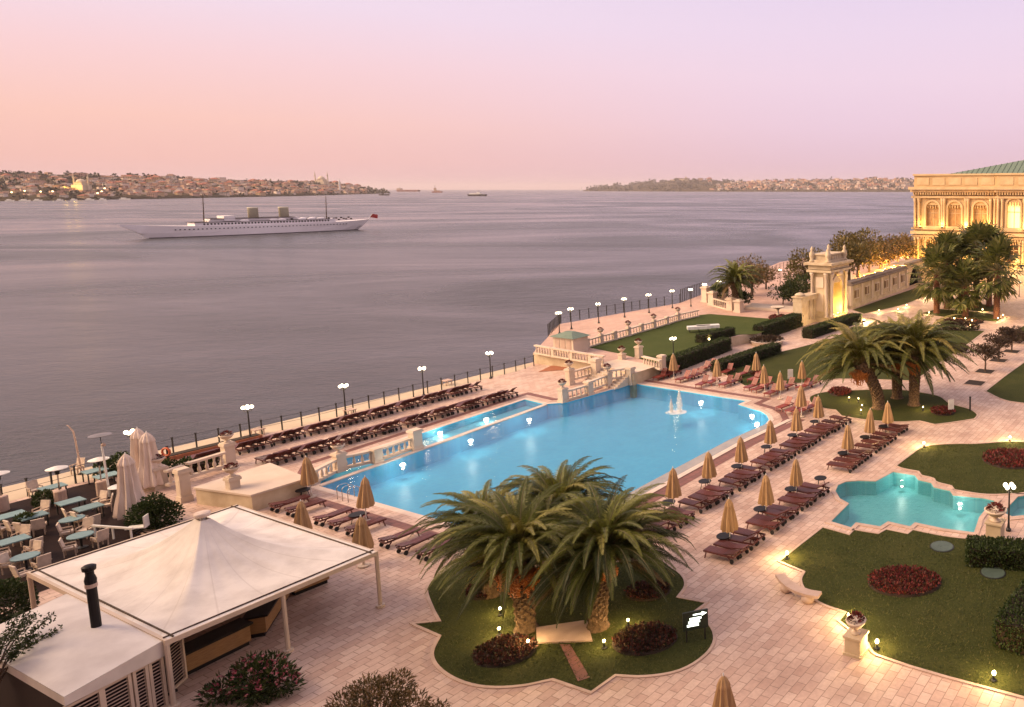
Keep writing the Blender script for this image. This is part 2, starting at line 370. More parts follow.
# pool outline (water edge), counter-clockwise from the near corner
pool_px = [(531,546), (650,482), (729,440), (765,424.5), (769,420), (767,415.5), (761,411.5), (752,409), (738,404.5), (746,401), (633,383.5), (567,402.5), (545,404.2), (525,399.5), (330,463.5), (319,486)]
POOL = P2(pool_px)
small_px = [(893.5,472), (915,475.5), (918,480), (931,483), (934,487.5), (950,491), (953,495.5), (984,498.5), (995,501), (987,508), (979,518), (974,533), (943,529), (915,523), (910,527), (888,522), (880,527), (856,523), (851,528), (831,522), (849,504), (840,499), (835.5,491.5), (838,485.5), (846,482), (859,481), (876,481.5)]
SMALL = P2(small_px)
corner_px = [(1003,513), (1018,497), (1060,490), (1060,512), (1012,517)]
CORNER = P2(corner_px)
land = [shoreA-sdir*120, shoreA, shoreB, at(640,338), at(740,305), at(830,290), at(915,266), at(1100,240), Vector((420,60,0)), Vector((300,-60,0)), Vector((-100,-60,0))]
b = MB(); b.sheet([land, POOL, SMALL, CORNER], 0)
struct(b.build('pavement', M['paver']))
b = MB()
q = [shoreA-sdir*120, shoreA, shoreB, at(640,338)]
for i in range(3):
    b.add([(q[i].x,q[i].y,-4), (q[i+1].x,q[i+1].y,-4), (q[i+1].x,q[i+1].y,0), (q[i].x,q[i].y,0)], [(3,2,1,0)])
struct(b.build('quay_wall', M['stone']))
fence_line = [at(-120,537), at(3,503), at(76,483.6), at(173.6,453.2), at(302,426), at(413.6,397), at(516,371.5), at(534,366)]
b = MB(); b.sheet([[shoreA-sdir*60, shoreA, shoreB, at(531,366)] + fence_line[::-1][1:]], .006)
struct(b.build('quay_strip', M['quay']))
# raised platform with lawn, promenade and landing
PZ = 1.2
plat_px = [(533,353), (548,337), (552,330), (560,324), (680,303), (703,294), (722,287), (780,262), (838,252), (838,262), (800,290), (797,318.5), (760,332), (733,337), (727,338.5), (657,364.5), (633,374), (597,364.5), (606,362)]
PLAT = P2(plat_px, PZ)
b = MB(); b.sheet([PLAT], PZ); struct(b.build('promenade_pavement', M['paver2']))
b = MB(); n = len(PLAT)
for i in range(n):
    p, q_ = PLAT[i], PLAT[(i+1)%n]; b.add([(p.x,p.y,-4), (q_.x,q_.y,-4), (q_.x,q_.y,PZ), (p.x,p.y,PZ)], [(0,1,2,3)])
struct(b.build('terrace_retaining_wall', M['stone']))
ulawn_px = [(586,347), (634,334), (700,315), (710,314), (760,318), (797,320.5), (757,334), (738,335), (727,338), (657,363.5), (640,359), (621,354)]
b = MB(); b.sheet([P2(ulawn_px, PZ)], PZ+.015); struct(b.build('upper_lawn', M['grass2']))
b = MB(); b.sheet([P2([(597,364.2), (618,359), (659,365.5), (633.5,373.6)], PZ)], PZ+.01); struct(b.build('landing', M['stone_light']))
# high garden terrace by the palace
HZ = 3.0
high = P2([(856,283), (912,264), (924,262), (1060,272), (1250,240), (1250,205), (1010,232), (912,245), (858,256), (846,262)], HZ)
b = MB(); b.sheet([high], HZ); struct(b.build('garden_terrace', M['paver2']))
b = MB(); n = len(high)
for i in range(n):
    p, q_ = high[i], high[(i+1)%n]; b.add([(p.x,p.y,-4), (q_.x,q_.y,-4), (q_.x,q_.y,HZ), (p.x,p.y,HZ)], [(0,1,2,3)])
struct(b.build('garden_retaining_wall', M['stone']))
# ---- pools
def tilemat(name, c1, c2, mo):
    m, nt, b = newmat(name); vec = coord(nt, 'world', rot=-A)
    k = N(nt, 'ShaderNodeTexBrick'); k.inputs['Scale'].default_value = 1; k.inputs['Brick Width'].default_value = .3; k.inputs['Row Height'].default_value = .3; k.offset = 0
    k.inputs['Mortar Size'].default_value = .01; k.inputs['Color1'].default_value = (*c1,1); k.inputs['Color2'].default_value = (*c2,1); k.inputs['Mortar'].default_value = (*mo,1)
    nt.links.new(vec, k.inputs[0])
    col = mixc(nt, .5, k.outputs[0], ramp_of(nt, noise_n(nt, vec, .5, 3), [(.35, (.8,.85,.9)), (.65, (1,1,1))]), 'MULTIPLY')
    nt.links.new(col, b.inputs['Base Color']); b.inputs['Roughness'].default_value = .4; return m
M['pooltile'] = tilemat('blue_mosaic', (.13,.59,.80), (.11,.54,.77), (.2,.62,.8))
M['pooltile2'] = tilemat('turquoise_mosaic', (.17,.52,.54), (.14,.47,.50), (.22,.54,.54))
M['pooltile3'] = tilemat('pale_blue_mosaic', (.16,.56,.68), (.14,.52,.66), (.2,.55,.66))
def watermat(name, tint, bump=.12, sc=1.6):
    m, nt, b = newmat(name); nt.nodes.remove(b)
    vec = coord(nt, 'world', scale=(1,1.3,1))
    t = N(nt, 'ShaderNodeBsdfTransparent'); t.inputs[0].default_value = (*tint, 1)
    g = N(nt, 'ShaderNodeBsdfGlossy'); g.inputs['Roughness'].default_value = .03
    bn = N(nt, 'ShaderNodeBump'); bn.inputs['Strength'].default_value = bump; bn.inputs['Distance'].default_value = .1
    nt.links.new(noise_n(nt, vec, sc, 3), bn.inputs['Height']); nt.links.new(bn.outputs[0], g.inputs['Normal'])
    fr = N(nt, 'ShaderNodeFresnel'); fr.inputs[0].default_value = 1.33; nt.links.new(bn.outputs[0], fr.inputs['Normal'])
    mxs = N(nt, 'ShaderNodeMixShader'); nt.links.new(fr.outputs[0], mxs.inputs[0]); nt.links.new(t.outputs[0], mxs.inputs[1]); nt.links.new(g.outputs[0], mxs.inputs[2])
    nt.links.new(mxs.outputs[0], nt.nodes['Material Output'].inputs[0]); return m
M['water'] = watermat('pool_water', (.86,.97,1), .3, 2.6)
M['water2'] = watermat('small_pool_water', (.86,1,.99), .25, 3)
def basin(name, poly, depth, m):
    b = MB(); n = len(poly); o = offset(poly, .0)
    b.sheet([o], -depth)
    for i in range(n):
        p, q_ = o[i], o[(i+1)%n]; b.add([(p.x,p.y,-depth), (q_.x,q_.y,-depth), (q_.x,q_.y,.0), (p.x,p.y,.0)], [(3,2,1,0)])
    return struct(b.build(name, m))
basin('pool_basin', POOL, 1.35, M['pooltile'])
basin('small_pool_basin', SMALL, 1.0, M['pooltile2'])
basin('corner_pool_basin', CORNER, .8, M['pooltile2'])
for nm, poly, mm in (('pool_water', POOL, 'water'), ('small_pool_water', SMALL, 'water2'), ('corner_pool_water', CORNER, 'water2')):
    b = MB(); b.sheet([poly], -.06); struct(b.build(nm, M[mm]))
# divider between the main pool and the side channel, with a shallow channel floor behind it
wa, wb = at(319.5,485.5), at(545.5,404.4)
wd = (wb-wa).normalized(); wnrm = Vector((-wd.y, wd.x, 0))
b = MB(); b.sheet([[wa+wnrm*.2, wb+wnrm*.05, at(525.2,399.9), at(331,463.4)]], -.55); struct(b.build('channel_floor', M['pooltile3']))
b = MB(); b.bar(wa+Vector((0,0,-.72)), wb+Vector((0,0,-.72)), .35, 1.3); struct(b.build('pool_divider', M['pooltile']))
b = MB(); b.bar(wa+Vector((0,0,-.025)), wb+Vector((0,0,-.025)), .42, .09); struct(b.build('pool_divider_cap', M['cream']))
# copings and borders
def kerb(name, poly, w, h, m):
    b = MB(); a, c = offset(poly, 0), offset(poly, w); n = len(a)
    vs = [(p.x,p.y,h) for p in a]+[(p.x,p.y,h) for p in c]+[(p.x,p.y,-.02) for p in a]+[(p.x,p.y,-.02) for p in c]; fs = []
    for i in range(n):
        j = (i+1)%n; fs += [(i,n+i,n+j,j), (n+i,3*n+i,3*n+j,n+j), (i,j,2*n+j,2*n+i)]
    b.add(vs, fs); return struct(b.build(name, m))
b = MB(); ring(b, POOL, 0, .42, .012); struct(b.build('pool_coping', M['cream']))
b = MB(); ring(b, POOL, 1.15, 1.75, .010); struct(b.build('pool_border', M['redband']))
# wide overflow ledge, cream kerb and border along the long near side
near = [at(531,546), at(650,482), at(729,440), at(765,424.5)]
nd = (near[-1]-near[0]).normalized(); nv = Vector((nd.y, -nd.x, 0))
b = MB()
def strip(b, o0, o1, z, e0=0, e1=0):
    a = [p+nv*o0 for p in near]; c = [p+nv*o1 for p in near]
    a[0] = a[0]-nd*e0; c[0] = c[0]-nd*e0; a[-1] = a[-1]+nd*e1; c[-1] = c[-1]+nd*e1
    b.sheet([a+c[::-1]], z)
strip(b, .0, 1.05, .016, 0, .2); struct(b.build('overflow_ledge', M['ledge']))
b = MB(); strip(b, 1.05, 1.5, .05, 1.2, 2.0)
c_ = [p+nv*1.05 for p in near]; c_[0] -= nd*1.2; c_[-1] += nd*2.0
for i in range(3): b.add([(c_[i].x,c_[i].y,0),(c_[i+1].x,c_[i+1].y,0),(c_[i+1].x,c_[i+1].y,.05),(c_[i].x,c_[i].y,.05)], [(0,1,2,3)])
struct(b.build('pool_kerb', M['cream']))
b = MB(); strip(b, 1.75, 2.5, .014, 2, 2.6); struct(b.build('near_border', M['redband']))
kerb('small_pool_coping', SMALL, .30, .05, M['pinkstone'])
kerb('corner_pool_coping', CORNER, .45, .05, M['pinkstone'])
# ---- lawns
P_LAWN = {}
def lawn(name, px, m='grass', k=True, sm=0, z=.02):
    p = P2(px)
    p = round_loop(p); P_LAWN[name] = p
    b = MB(); b.sheet([p], z); struct(b.build(name, M[m]))
    if k: kerb(name.replace('lawn', 'kerb'), p, .14, .05, M['pinkstone'])
    return p
bed_a = [(470,562),(449,570),(434,580),(428,589),(434,608),(441.5,622),(415,624.5),(441.5,636),(434,653),(440,667),(460,680),(487,686.5),(521,685.5),(553,679),(591,692),(615,675),(645.5,676),(679.5,670),(704,655),(713,640),(708,625),(692,613),(705,603.5),(676,598),(684,586),(680,575),(665,566),(640,561),(612,563),(596,570),(566,558),(540,568),(505,559)]
lawn('palm_lawn', bed_a)
bed_b = [(825,392.5),(812,396),(810,399),(812,403),(825,408.6),(836,410),(842,416),(863,419.5),(894,422),(920,421),(935,424.5),(951.5,422.5),(974,419),(976.6,414.6),(968,409),(950,404),(940,397),(928,394),(900,390),(870,390)]
lawn('far_palm_lawn', bed_b, sm=0)
front_lawn = [(823,528),(780,561.5),(805.5,572),(802,581),(809,594),(823,604),(847,612.5),(840,621),(850,629),(866,640),(878,655),(1023,697),(1300,770),(1300,545),(1100,545),(1012,548),(975,545),(972,540),(943,536.5),(913,530.5),(908,534.5),(886.5,530),(878.5,534.5),(854.5,530.5),(849.5,535.5)]
lawn('pool_lawn', front_lawn)
back_lawn = [(897,466),(911,455.5),(925,447),(950,444.5),(976,444.2),(1000,442.5),(1011,442),(1100,447),(1200,470),(1200,500),(1075,500),(1024,494),(987,494.5),(955,490),(952,486),(937,482),(934,478.5),(922,475.5),(919,471.5),(903,468.5)]
lawn('bed_lawn', back_lawn)
lawn('side_lawn', [(986,391.5),(1010,373),(1060,338),(1200,330),(1200,440),(1060,420),(1030,404),(1006,400.5)])
mid_lawn = [(722,373),(778,353),(800,347.5),(836,337),(852,327),(985,331),(965,346),(935,366),(915,381),(840,379),(806,383),(745,386)]
lawn('middle_lawn', mid_lawn)
lawn('arch_lawn', [(852,310),(910,290),(921,287),(931,291),(906,304),(864,314)])
lawn('grove_lawn', [(921,313.5),(938,309),(985,313),(1002,318.5),(996,322),(950,318)])
lawn('grove_back_lawn', [(945,307),(958,303),(995,305),(1000,312),(975,311)], k=False, z=.016)
lawn('verge_lawn', [(1000,338),(1024,326),(1060,330),(1060,336),(1015,342)])
# quay planting strip of terracotta earth beside the platform wall
struct(MB().sheet([P2([(538,372.2),(566,370),(570,364.5),(551,366)])], .03).build('earth_strip', M['terracotta']))
# restaurant deck
struct(MB().sheet([P2([(-80,532),(0,506.5),(76,486.5),(112,478.5),(136,497),(150,520),(120,562),(40,592),(-80,640)])], .03).build('restaurant_deck', M['deck']))
# short blades standing on the lawns nearest the camera
def inside(p, poly):
    c = False; n = len(poly)
    for i in range(n):
        a, b_ = poly[i], poly[i-1]
        if (a[1] > p[1]) != (b_[1] > p[1]) and p[0] < (b_[0]-a[0])*(p[1]-a[1])/(b_[1]-a[1])+a[0]: c = not c
    return c
def blades(polys, dens, seed):
    r_ = random.Random(seed); b = MB()
    for poly in polys:
        q = offset(poly, -.06); xs = [p.x for p in q]; ys = [p.y for p in q]; x0, x1, y0, y1 = min(xs), min(max(xs), 14), max(24, min(ys)), max(ys)
        for k in range(int((x1-x0)*(y1-y0)*dens)):
            p = Vector((r_.uniform(x0,x1), r_.uniform(y0,y1), .02))
            if noise.noise(Vector((p.x*.9, p.y*.9, 0))) < r_.uniform(-.9,.25) or not inside(p, q): continue
            a = r_.uniform(0,6.28); d = Vector((math.cos(a)*.9, math.sin(a)*.9, r_.uniform(.5,1.2))).normalized(); w = Vector((-math.sin(a), math.cos(a), 0))*.022; L = r_.uniform(.05,.13)
            b.add([p-w, p+w, p+d*L], [(0,1,2)])
    o = b.build('grass', M['blade']); return struct(o, 'stuff')
blades([P_LAWN['palm_lawn'], P_LAWN['pool_lawn'], P_LAWN['bed_lawn']], 110, 3)
# steps from the landing down to the pool deck
e0, e1 = at(633,374,PZ), at(597,364.5,PZ); ea = (e1-e0).normalized()
b = MB()
for k in range(6):
    z1 = PZ-.17*(k+1); a_ = e0+ea*.5; c_ = e0+ea*6.2; f0 = -U*(.36*k); f1 = -U*(.36*(k+1))
    b.prism([a_+f0, c_+f0, c_+f1, a_+f1], -.01, z1)
struct(b.build('steps', M['stone_light']))
# ================================================================== POOL FURNITURE
def lounger(m, ang, name='sun_lounger'):
    t = thing(name, 'sun lounger', 'sun lounger')
    b = MB()
    for k in range(9): b.box((-.20+.138*k, 0, .37), (.115, .62, .03))
    b.build('seat', m, t)
    c, s_ = math.cos(R(ang)), math.sin(R(ang)); b = MB()
    for k in range(6):
        d = .06+.125*k; b.box((-.30-d*c, 0, .385+d*s_), (.10, .62, .03), M=Matrix.Rotation(R(ang), 3, 'Y'))
    for sy in (-.26, .26): b.bar((-.28, sy, .36), (-.30-.78*c, sy, .362+.78*s_), .05, .04)
    b.bar((-.62,0,.2),(-.30-.5*c,0,.37+.5*s_), .05)
    b.build('backrest', m, t)
    b = MB()
    for sy in (-.33, .33): b.box((0, sy, .335), (1.98, .05, .08))
    for x in (-.97, .97): b.box((x, 0, .335), (.05, .61, .07))
    b.build('frame', m, t)
    for sy in (-.33, .33):
        MB().bar((.80, sy, .31), (.90, sy, 0), .055).build('leg', m, t)
        w = MB().bar((-.62, sy, .31), (-.84, sy, .1), .055).build('rear_leg', m, t)
        MB().tube([(-.86, sy-.035, .12), (-.86, sy+.035, .12)], .12, 10).build('wheel', M['rubber'], t)
    return t
L_flat = Kind(lounger(M['wood'], 9)); L_up = Kind(lounger(M['wood'], 34)); L_red = Kind(lounger(M['redwood'], 52)); L_mid = Kind(lounger(M['wood'], 26))
def between(p, q, n): return [p.lerp(q, i/(n-1)) for i in range(n)]
def lounger_row(kind, p0, p1, n, clump, gap, ang, lab, group):
    d = Vector((math.cos(ang), math.sin(ang), 0)); u = (p1-p0).normalized(); L = (p1-p0).length
    g = (n-1)//clump; pitch = (L-gap*g)/(n-1)
    for i in range(n):
        p = p0+u*(pitch*i+gap*(i//clump))+d*.93
        (L_mid if kind is L_flat and rng.random() < .22 else kind).put((p.x+rng.uniform(-.09,.09), p.y+rng.uniform(-.09,.09), .02), ang+rng.gauss(0,.06), lab % nth(i), group, (1,.9,1.15))
SEAW = A+R(90)
lounger_row(L_up, at(204,465.5), at(479,391), 37, 4, .42, SEAW, 'maroon lounger, %s from the restaurant in the outer row along the sea railing', 'loungers in the outer row along the sea railing')
lounger_row(L_up, at(274,466.6), at(514.7,397.6), 33, 4, .42, SEAW, 'maroon lounger, %s from the restaurant in the row beside the side channel', 'loungers in the inner row along the pool channel')
lounger_row(L_flat, at(664,539), at(849,424), 25, 4, .5, SEAW, 'dark lounger, %s from the big palms in the row beside the pool kerb', 'loungers in the parasol row along the pool kerb')
lounger_row(L_flat, at(737,562.5), at(826,495), 12, 4, .5, SEAW, 'dark lounger, %s from the big palms in the row facing the lawn', 'loungers in the short row by the pool lawn')
lounger_row(L_flat, at(853,472), at(906,432), 10, 4, .5, SEAW, 'dark lounger, %s from the pool in the row near the far palms', 'loungers in the short row by the far palm bed')
for i, (x, y) in enumerate([(274,513),(290,517.5),(318,526.5),(333,531),(350,537.5),(384,549),(401,555),(421,561)]):
    p = at(x, y)+U*.93; L_flat.put((p.x, p.y, .02), A+rng.uniform(-.06,.06), 'maroon lounger, %s from the stone block, between white tent and pool' % nth(i), 'loungers between the tent and the pool')
red_px = [(661,379),(667,377.5),(673,375.5),(684,381),(691,379.5),(698,377),(704,371),(710,368.5),(703,386),(713,384),(727,386),(734,384),(728,373.5),(744,376),(752,389),(760,391),(755,381),(766,387.5),(772,395),(780,392),(789,388.5),(804,389),(813,386),(785,409),(794,412),(802,413.5),(812,409.5)]
for i, (x, y) in enumerate(red_px):
    p = at(x, y); L_red.put((p.x, p.y, .02), A+math.pi+rng.uniform(-.15,.15), 'red lounger with high back, %s from the landing steps behind the pool' % nth(i), 'red loungers behind the pool')
def parasol(name, h, rb, m, n=18, zb=.95):
    t = thing(name, 'closed parasol', 'parasol')
    MB().tube([(0,0,.02),(0,0,h)], .03*h/2.7, 8).build('pole', M['white'], t)
    s_ = h/2.7
    b = MB(); b.lathe([(.025,zb+.02),(rb*.97,zb),(rb,zb+.08*s_),(rb*.86,zb+.5*s_),(rb*.66,zb+.95*s_),(rb*.44,h-.38*s_),(rb*.34,h-.27*s_)], n, pleat=.30)
    b.lathe([(rb*.50,h-.44*s_),(rb*.47,h-.36*s_),(rb*.30,h-.16*s_),(rb*.10,h-.03*s_)], n, pleat=.22)
    b.build('canopy', m, t)
    MB().lathe([(.01,h-.03),(.035,h),(.03,h+.05),(.008,h+.1)], 8).build('finial', M['white'], t)
    MB().lathe([(.28,0),(.28,.06),(.07,.09),(.05,.3)], 12).build('base', M['stone_light'], t)
    return t
UMB = Kind(parasol('parasol', 2.75, .50, M['tan']))
def side_table():
    t = thing('side_table', 'side table', 'table')
    MB().lathe([(.42,.50),(.43,.52),(.42,.545)], 20).build('tabletop', M['black'], t)
    for k in range(3):
        a = k*2.094; MB().bar((.2*math.cos(a),.2*math.sin(a),.5),(.32*math.cos(a),.32*math.sin(a),0),.035).build('leg', M['iron'], t)
    return t
TAB = Kind(side_table())
umb = [('pool kerb row, %s counted from the big palms', [(674,511),(710,489.5),(742,474),(771,454),(797,442),(819,428)]),
       ('row facing the lawn, %s counted from the big palms', [(730,546),(766,518),(796.5,497.5)]),
       ('row near the far palms, %s counted from the pool', [(848,460.5),(869.5,444),(888,433)]),
       ('red lounger cluster, %s from the landing steps', [(674,378.5),(717,385),(757,379),(765,392),(780,399),(802,387),(801.5,417)]),
       ('row between tent and pool, %s from the stone block', [(312,497),(366,522),(304,546),(364,566)])]
for lab, pts in umb:
    for i, (x, y) in enumerate(pts):
        UMB.put(at(x, y)+Vector((0,0,.012)), rng.uniform(0,6), 'tan parasol, '+lab % nth(i), 'closed tan parasols around the pool', scale=(rng.uniform(.9,1.08),rng.uniform(.9,1.08),rng.uniform(.95,1.04))).rotation_euler = (rng.gauss(0,.022), rng.gauss(0,.022), rng.uniform(0,6))
        if y > 420 and (x, y) not in ((304,546),(364,566)):
            p = at(x, y)+Vector((-.45,-.1,.012)) if x < 400 else at(x, y)+V*.02+Vector((-.38,.15,.012))
            TAB.put(p, rng.uniform(0,2), 'black side table, '+lab % nth(i), 'black side tables beneath the parasols')
for i, (x, y) in enumerate([(829,497)]): TAB.put(at(x-18,y-8)+Vector((.6,.6,.012)), 0, 'round black side table at the far end of the row by the lawn', 'black side tables beneath the parasols')
UMB.put(at(725,747), .4, 'closed tan parasol nearest the camera, standing alone on open paving', 'closed tan parasols around the pool')
# ---- pool ladder, fountain, underwater lamps
t = thing('pool_ladder', 'chrome handrails of a pool ladder at the pool edge', 'ladder', at(345,497)+Vector((0,0,.02)), A-R(90))
for sx in (0, .55, 1.15):
    MB().tube([(sx,-.45,0),(sx,-.45,.75),(sx,-.3,.9),(sx,.1,.9),(sx,.28,.75),(sx,.3,-.5)], .025, 6).build('rail', M['steel'], t, True)
MB().box((.27,.3,-.2),(.55,.08,.03)).box((.27,.3,-.42),(.55,.08,.03)).build('tread', M['steel'], t)
def spraymat():
    m, nt, b = newmat('white_spray'); vec = coord(nt, 'object', scale=(1,1,.25))
    b.inputs['Base Color'].default_value = (.85,.85,.82,1); b.inputs['Roughness'].default_value = .4
    t = N(nt, 'ShaderNodeBsdfTransparent'); mxs = N(nt, 'ShaderNodeMixShader')
    f = ramp_of(nt, noise_n(nt, vec, 5, 5, .7), [(.2, (.45,.45,.45)), (.6, (.9,.9,.9))]); nt.links.new(f, mxs.inputs[0])
    nt.links.new(t.outputs[0], mxs.inputs[1]); nt.links.new(b.outputs[0], mxs.inputs[2]); nt.links.new(mxs.outputs[0], nt.nodes['Material Output'].inputs[0]); return m
M['spray'] = spraymat()
t = thing('water_fountain', 'white water jets spraying up from the far end of the pool', 'fountain', at(677,412)+Vector((0,0,-.06)))
r_ = random.Random(4)
for k, (dx, h, r) in enumerate([(-.5,1.2,.15),(.25,2.1,.26)]):
    b = MB()
    for q in range(900):
        f = r_.random(); rr = r*(.25+.9*math.sin(math.pi*min(1,.15+f*.85)))*(1.15-f*.7); d = Vector((r_.gauss(0,1), r_.gauss(0,1), 0)).normalized()*rr*r_.random()**.6
        b.leaf(Vector((dx,0,h*f))+d, (Vector((0,0,1.6))+d*.6).normalized(), Vector((r_.gauss(0,1),r_.gauss(0,1),0)), .16*r_.uniform(.4,1.2), .045)
    b.build('jet', M['spray'], t)
b = MB()
for q in range(500):
    a = r_.uniform(0,6.28); d = Vector((math.cos(a), math.sin(a)*.8, 0))*.9*r_.random()**.7; b.leaf(d+Vector((-.1,0,.03)), Vector((math.cos(a+1),math.sin(a+1),.1)), Vector((0,0,1)), .16, .10)
b.build('foam', M['spray'], t)
pl = bpy.data.lights.new('pool_lamp_light', 'POINT'); pl.energy = 55; pl.color = (1,.95,.8); pl.shadow_soft_size = .25; pl_small = pl.copy(); pl_small.energy = 30
def pool_lamp(p, label, grp):
    t = thing('underwater_lamp', label, 'pool lamp', p, 0, grp)
    MB().lathe([(.12,-.23),(.12,-.2),(.09,-.18),(.03,-.17)], 14).build('lens', M['poolglow'], t, True)
    MB().lathe([(.17,-.25),(.17,-.22),(.13,-.21)], 14).build('rim', M['steel'], t)
    o = bpy.data.objects.new('glow', pl if 'big' in grp or 'channel' in grp else pl_small); COL.objects.link(o); o.parent = t; o.location = (0,0,.25)
pool_lamp(at(399,461.5)+wnrm*-.35+Vector((0,0,-.3)), 'glowing underwater lamp below the cream pool balustrade', 'underwater lamps in the big pool')
pool_lamp(at(467.6,438)+wnrm*-.3+Vector((0,0,-.3)), 'glowing underwater lamp beneath the divider at its middle', 'underwater lamps in the big pool')
pool_lamp(at(529,417.5)+Vector((0,0,-.3)), 'glowing underwater lamp at the far end of the divider', 'underwater lamps in the big pool')
pool_lamp(at(440,430.5)+Vector((0,0,-.3)), 'glowing underwater lamp in the side channel beyond the balustrade pillar', 'underwater lamps in the side channel')
pool_lamp(at(486,417)+Vector((0,0,-.3)), 'glowing underwater lamp in the side channel towards its far end', 'underwater lamps in the side channel')
pool_lamp(at(701,400)+Vector((0,0,-.25)), 'glowing underwater lamp beside the fountain at the back pool wall', 'underwater lamps in the big pool')
pool_lamp(at(752,413.5)+Vector((0,0,-.25)), 'glowing underwater lamp on the rounded pool corner, the inner one', 'underwater lamps in the big pool')
pool_lamp(at(757,421.5)+Vector((0,0,-.25)), 'glowing underwater lamp on the rounded pool corner, the outer one', 'underwater lamps in the big pool')
pool_lamp(at(902,478)+Vector((0,0,-.4)), 'glowing lamp in the pointed tip of the small turquoise pool', 'lamps in the small pool')
pool_lamp(at(960,501)+Vector((0,0,-.3)), 'glowing lamp along the bed side of the small turquoise pool', 'lamps in the small pool')
pool_lamp(at(966,524)+Vector((0,0,-.5)), 'glowing lamp along the lawn side of the small turquoise pool', 'lamps in the small pool')
# ---- garden spotlights
sl = bpy.data.lights.new('spot_light_glow', 'POINT'); sl.energy = 170; sl.color = (1,.66,.26); sl.shadow_soft_size = .12
def spotlight(px, py, z, label, grp='glowing garden lights', e=None, r=.16):
    r *= .68; t = thing('garden_light', label, 'garden light', at(px, py, z)-Vector((0,0,.34)), 0, grp)
    MB().lathe([(r*.35,.34-r),(r*.8,.34-r*.7),(r,.34),(r*.8,.34+r*.7),(r*.3,.34+r)], 12).build('globe', M['spot'], t, True)
    MB().tube([(0,0,0),(0,0,.3)], .04, 6).build('stem', M['iron'], t)
    MB().lathe([(.12,0),(.12,.05),(.05,.07)], 10).build('base', M['iron'], t)
    d = sl
    if e: d = sl.copy(); d.energy = e
    o = bpy.data.objects.new('glow', d); COL.objects.link(o); o.parent = t; o.location = (0,0,.62)
for x, y, l in [(500,608.5,'in the palm bed beside the cobbled path'),(499,628.5,'in the palm bed behind the round flower bed'),(528,641,'at the near corner of the stone slab under the palms'),(604,641,'at the far corner of the stone slab under the palms'),(628,620,'in the palm bed behind the oval flower bed nearer the sign')]:
    spotlight(x, y, .36, 'small glowing garden light '+l, 'small lights in the palm bed', 90, .10)
for x, y, l in [(787,553,'at the sharp corner of the pool lawn'),(849,615,'behind the urn pedestal at the lawn edge'),(877,641.5,'in front of the urn pedestal on the lawn'),(994,673,'on the pool lawn near its outer kerb'),(924,443,'at the corner of the bed lawn beside the loungers'),(1010,437,'on the paving behind the oval red bed')]:
    spotlight(x, y, .36, 'bright globe garden light '+l, 'globe lights around the lawns', 170, .14)
for x, y, l in [(849,397.5,'first under the far palms'),(861,410,'second under the far palms, nearest the kerb'),(858.5,398.5,'third under the far palms'),(862,405,'fourth under the far palms'),(923,407,'beneath the outer trunk of the far palm bed')]:
    spotlight(x, y, .36, 'tiny white garden light '+l, 'small lights in the far palm bed', 60, .09)
for x, y, l in [(879,310.5,'on the arch lawn, nearest the gate'),(898,309,'on the arch lawn by its near kerb'),(906.5,305,'on the arch lawn by its pointed end'),(925,298,'on the path beyond the arch lawn'),(932,296,'on the path nearest the arch'),(954,318.5,'at the kerb before the fan palms, first'),(965.5,318.5,'at the kerb before the fan palms, second'),(972,320.5,'beside the purple shrub before the fan palms'),(982.5,309.5,'among the fan palm trunks'),(998,318,'at the foot of the outermost fan palm'),(1003,315,'behind the outermost fan palm'),(929,312.5,'at the foot of the first fan palm'),(971,327.5,'on the kerb by the purple shrub')]:
    spotlight(x, y, .36, 'glowing garden light '+l, 'garden lights around the fan palms', 150, .15)
spotlight(709,339,PZ+.4,'glowing garden light on the upper lawn beside the hedge end','garden lights on the upper lawn',20,.2)
spotlight(763.5,331.5,.9,'yellow globe light at the path before the round flower tub','garden lights on the upper lawn',30,.3)
# ---- street lamps
ll = bpy.data.lights.new('lamp_light', 'POINT'); ll.energy = 160; ll.color = (1,.74,.42); ll.shadow_soft_size = .3
def street_lamp(h):
    t = thing('street_lamp', 'street lamp', 'street lamp')
    MB().lathe([(.16,0),(.16,.12),(.09,.2),(.06,.5),(.045,h-.25),(.06,h-.2),(.03,h-.1)], 10).build('pole', M['iron'], t)
    for k in range(4):
        a = k*math.pi/2+.4; d = Vector((math.cos(a), math.sin(a), 0))
        if k < 3: pass
        arm = MB().tube([Vector((0,0,h-.3)), d*.2+Vector((0,0,h-.36)), d*.27+Vector((0,0,h-.17))], .022, 5).build('arm', M['iron'], t)
        g = MB(); g.lathe([(.04,-.135),(.10,-.09),(.138,0),(.10,.09),(.03,.135)], 12); o = g.build('globe', M['lamp'], t, True, d*.27+Vector((0,0,h)))
    o = bpy.data.objects.new('glow', ll); COL.objects.link(o); o.parent = t; o.location = (0,0,h+.1)
    return t
LAMP = Kind(street_lamp(2.75))
quay = [(131,434),(247.5,409),(343.5,387.5),(422,370),(489.5,354.5)]
for i, (x, y) in enumerate(quay):
    p = at(x, y, 2.6); LAMP.put((p.x, p.y, 0), i*.3, 'four-globe street lamp on the pool quay, %s from the restaurant' % nth(i), 'street lamps along the pool quay')
prom = [(558.5,313),(570.5,309),(598,304),(624,299),(648.5,295),(672,291),(690.5,289.5),(704.5,284.5),(719,281.5)]
for i, (x, y) in enumerate(prom):
    p = at(x, y, PZ+2.75); LAMP.put((p.x, p.y, PZ), i*.4, 'four-globe street lamp on the promenade beyond the lawn, %s from the kiosk' % nth(i), 'street lamps along the promenade')
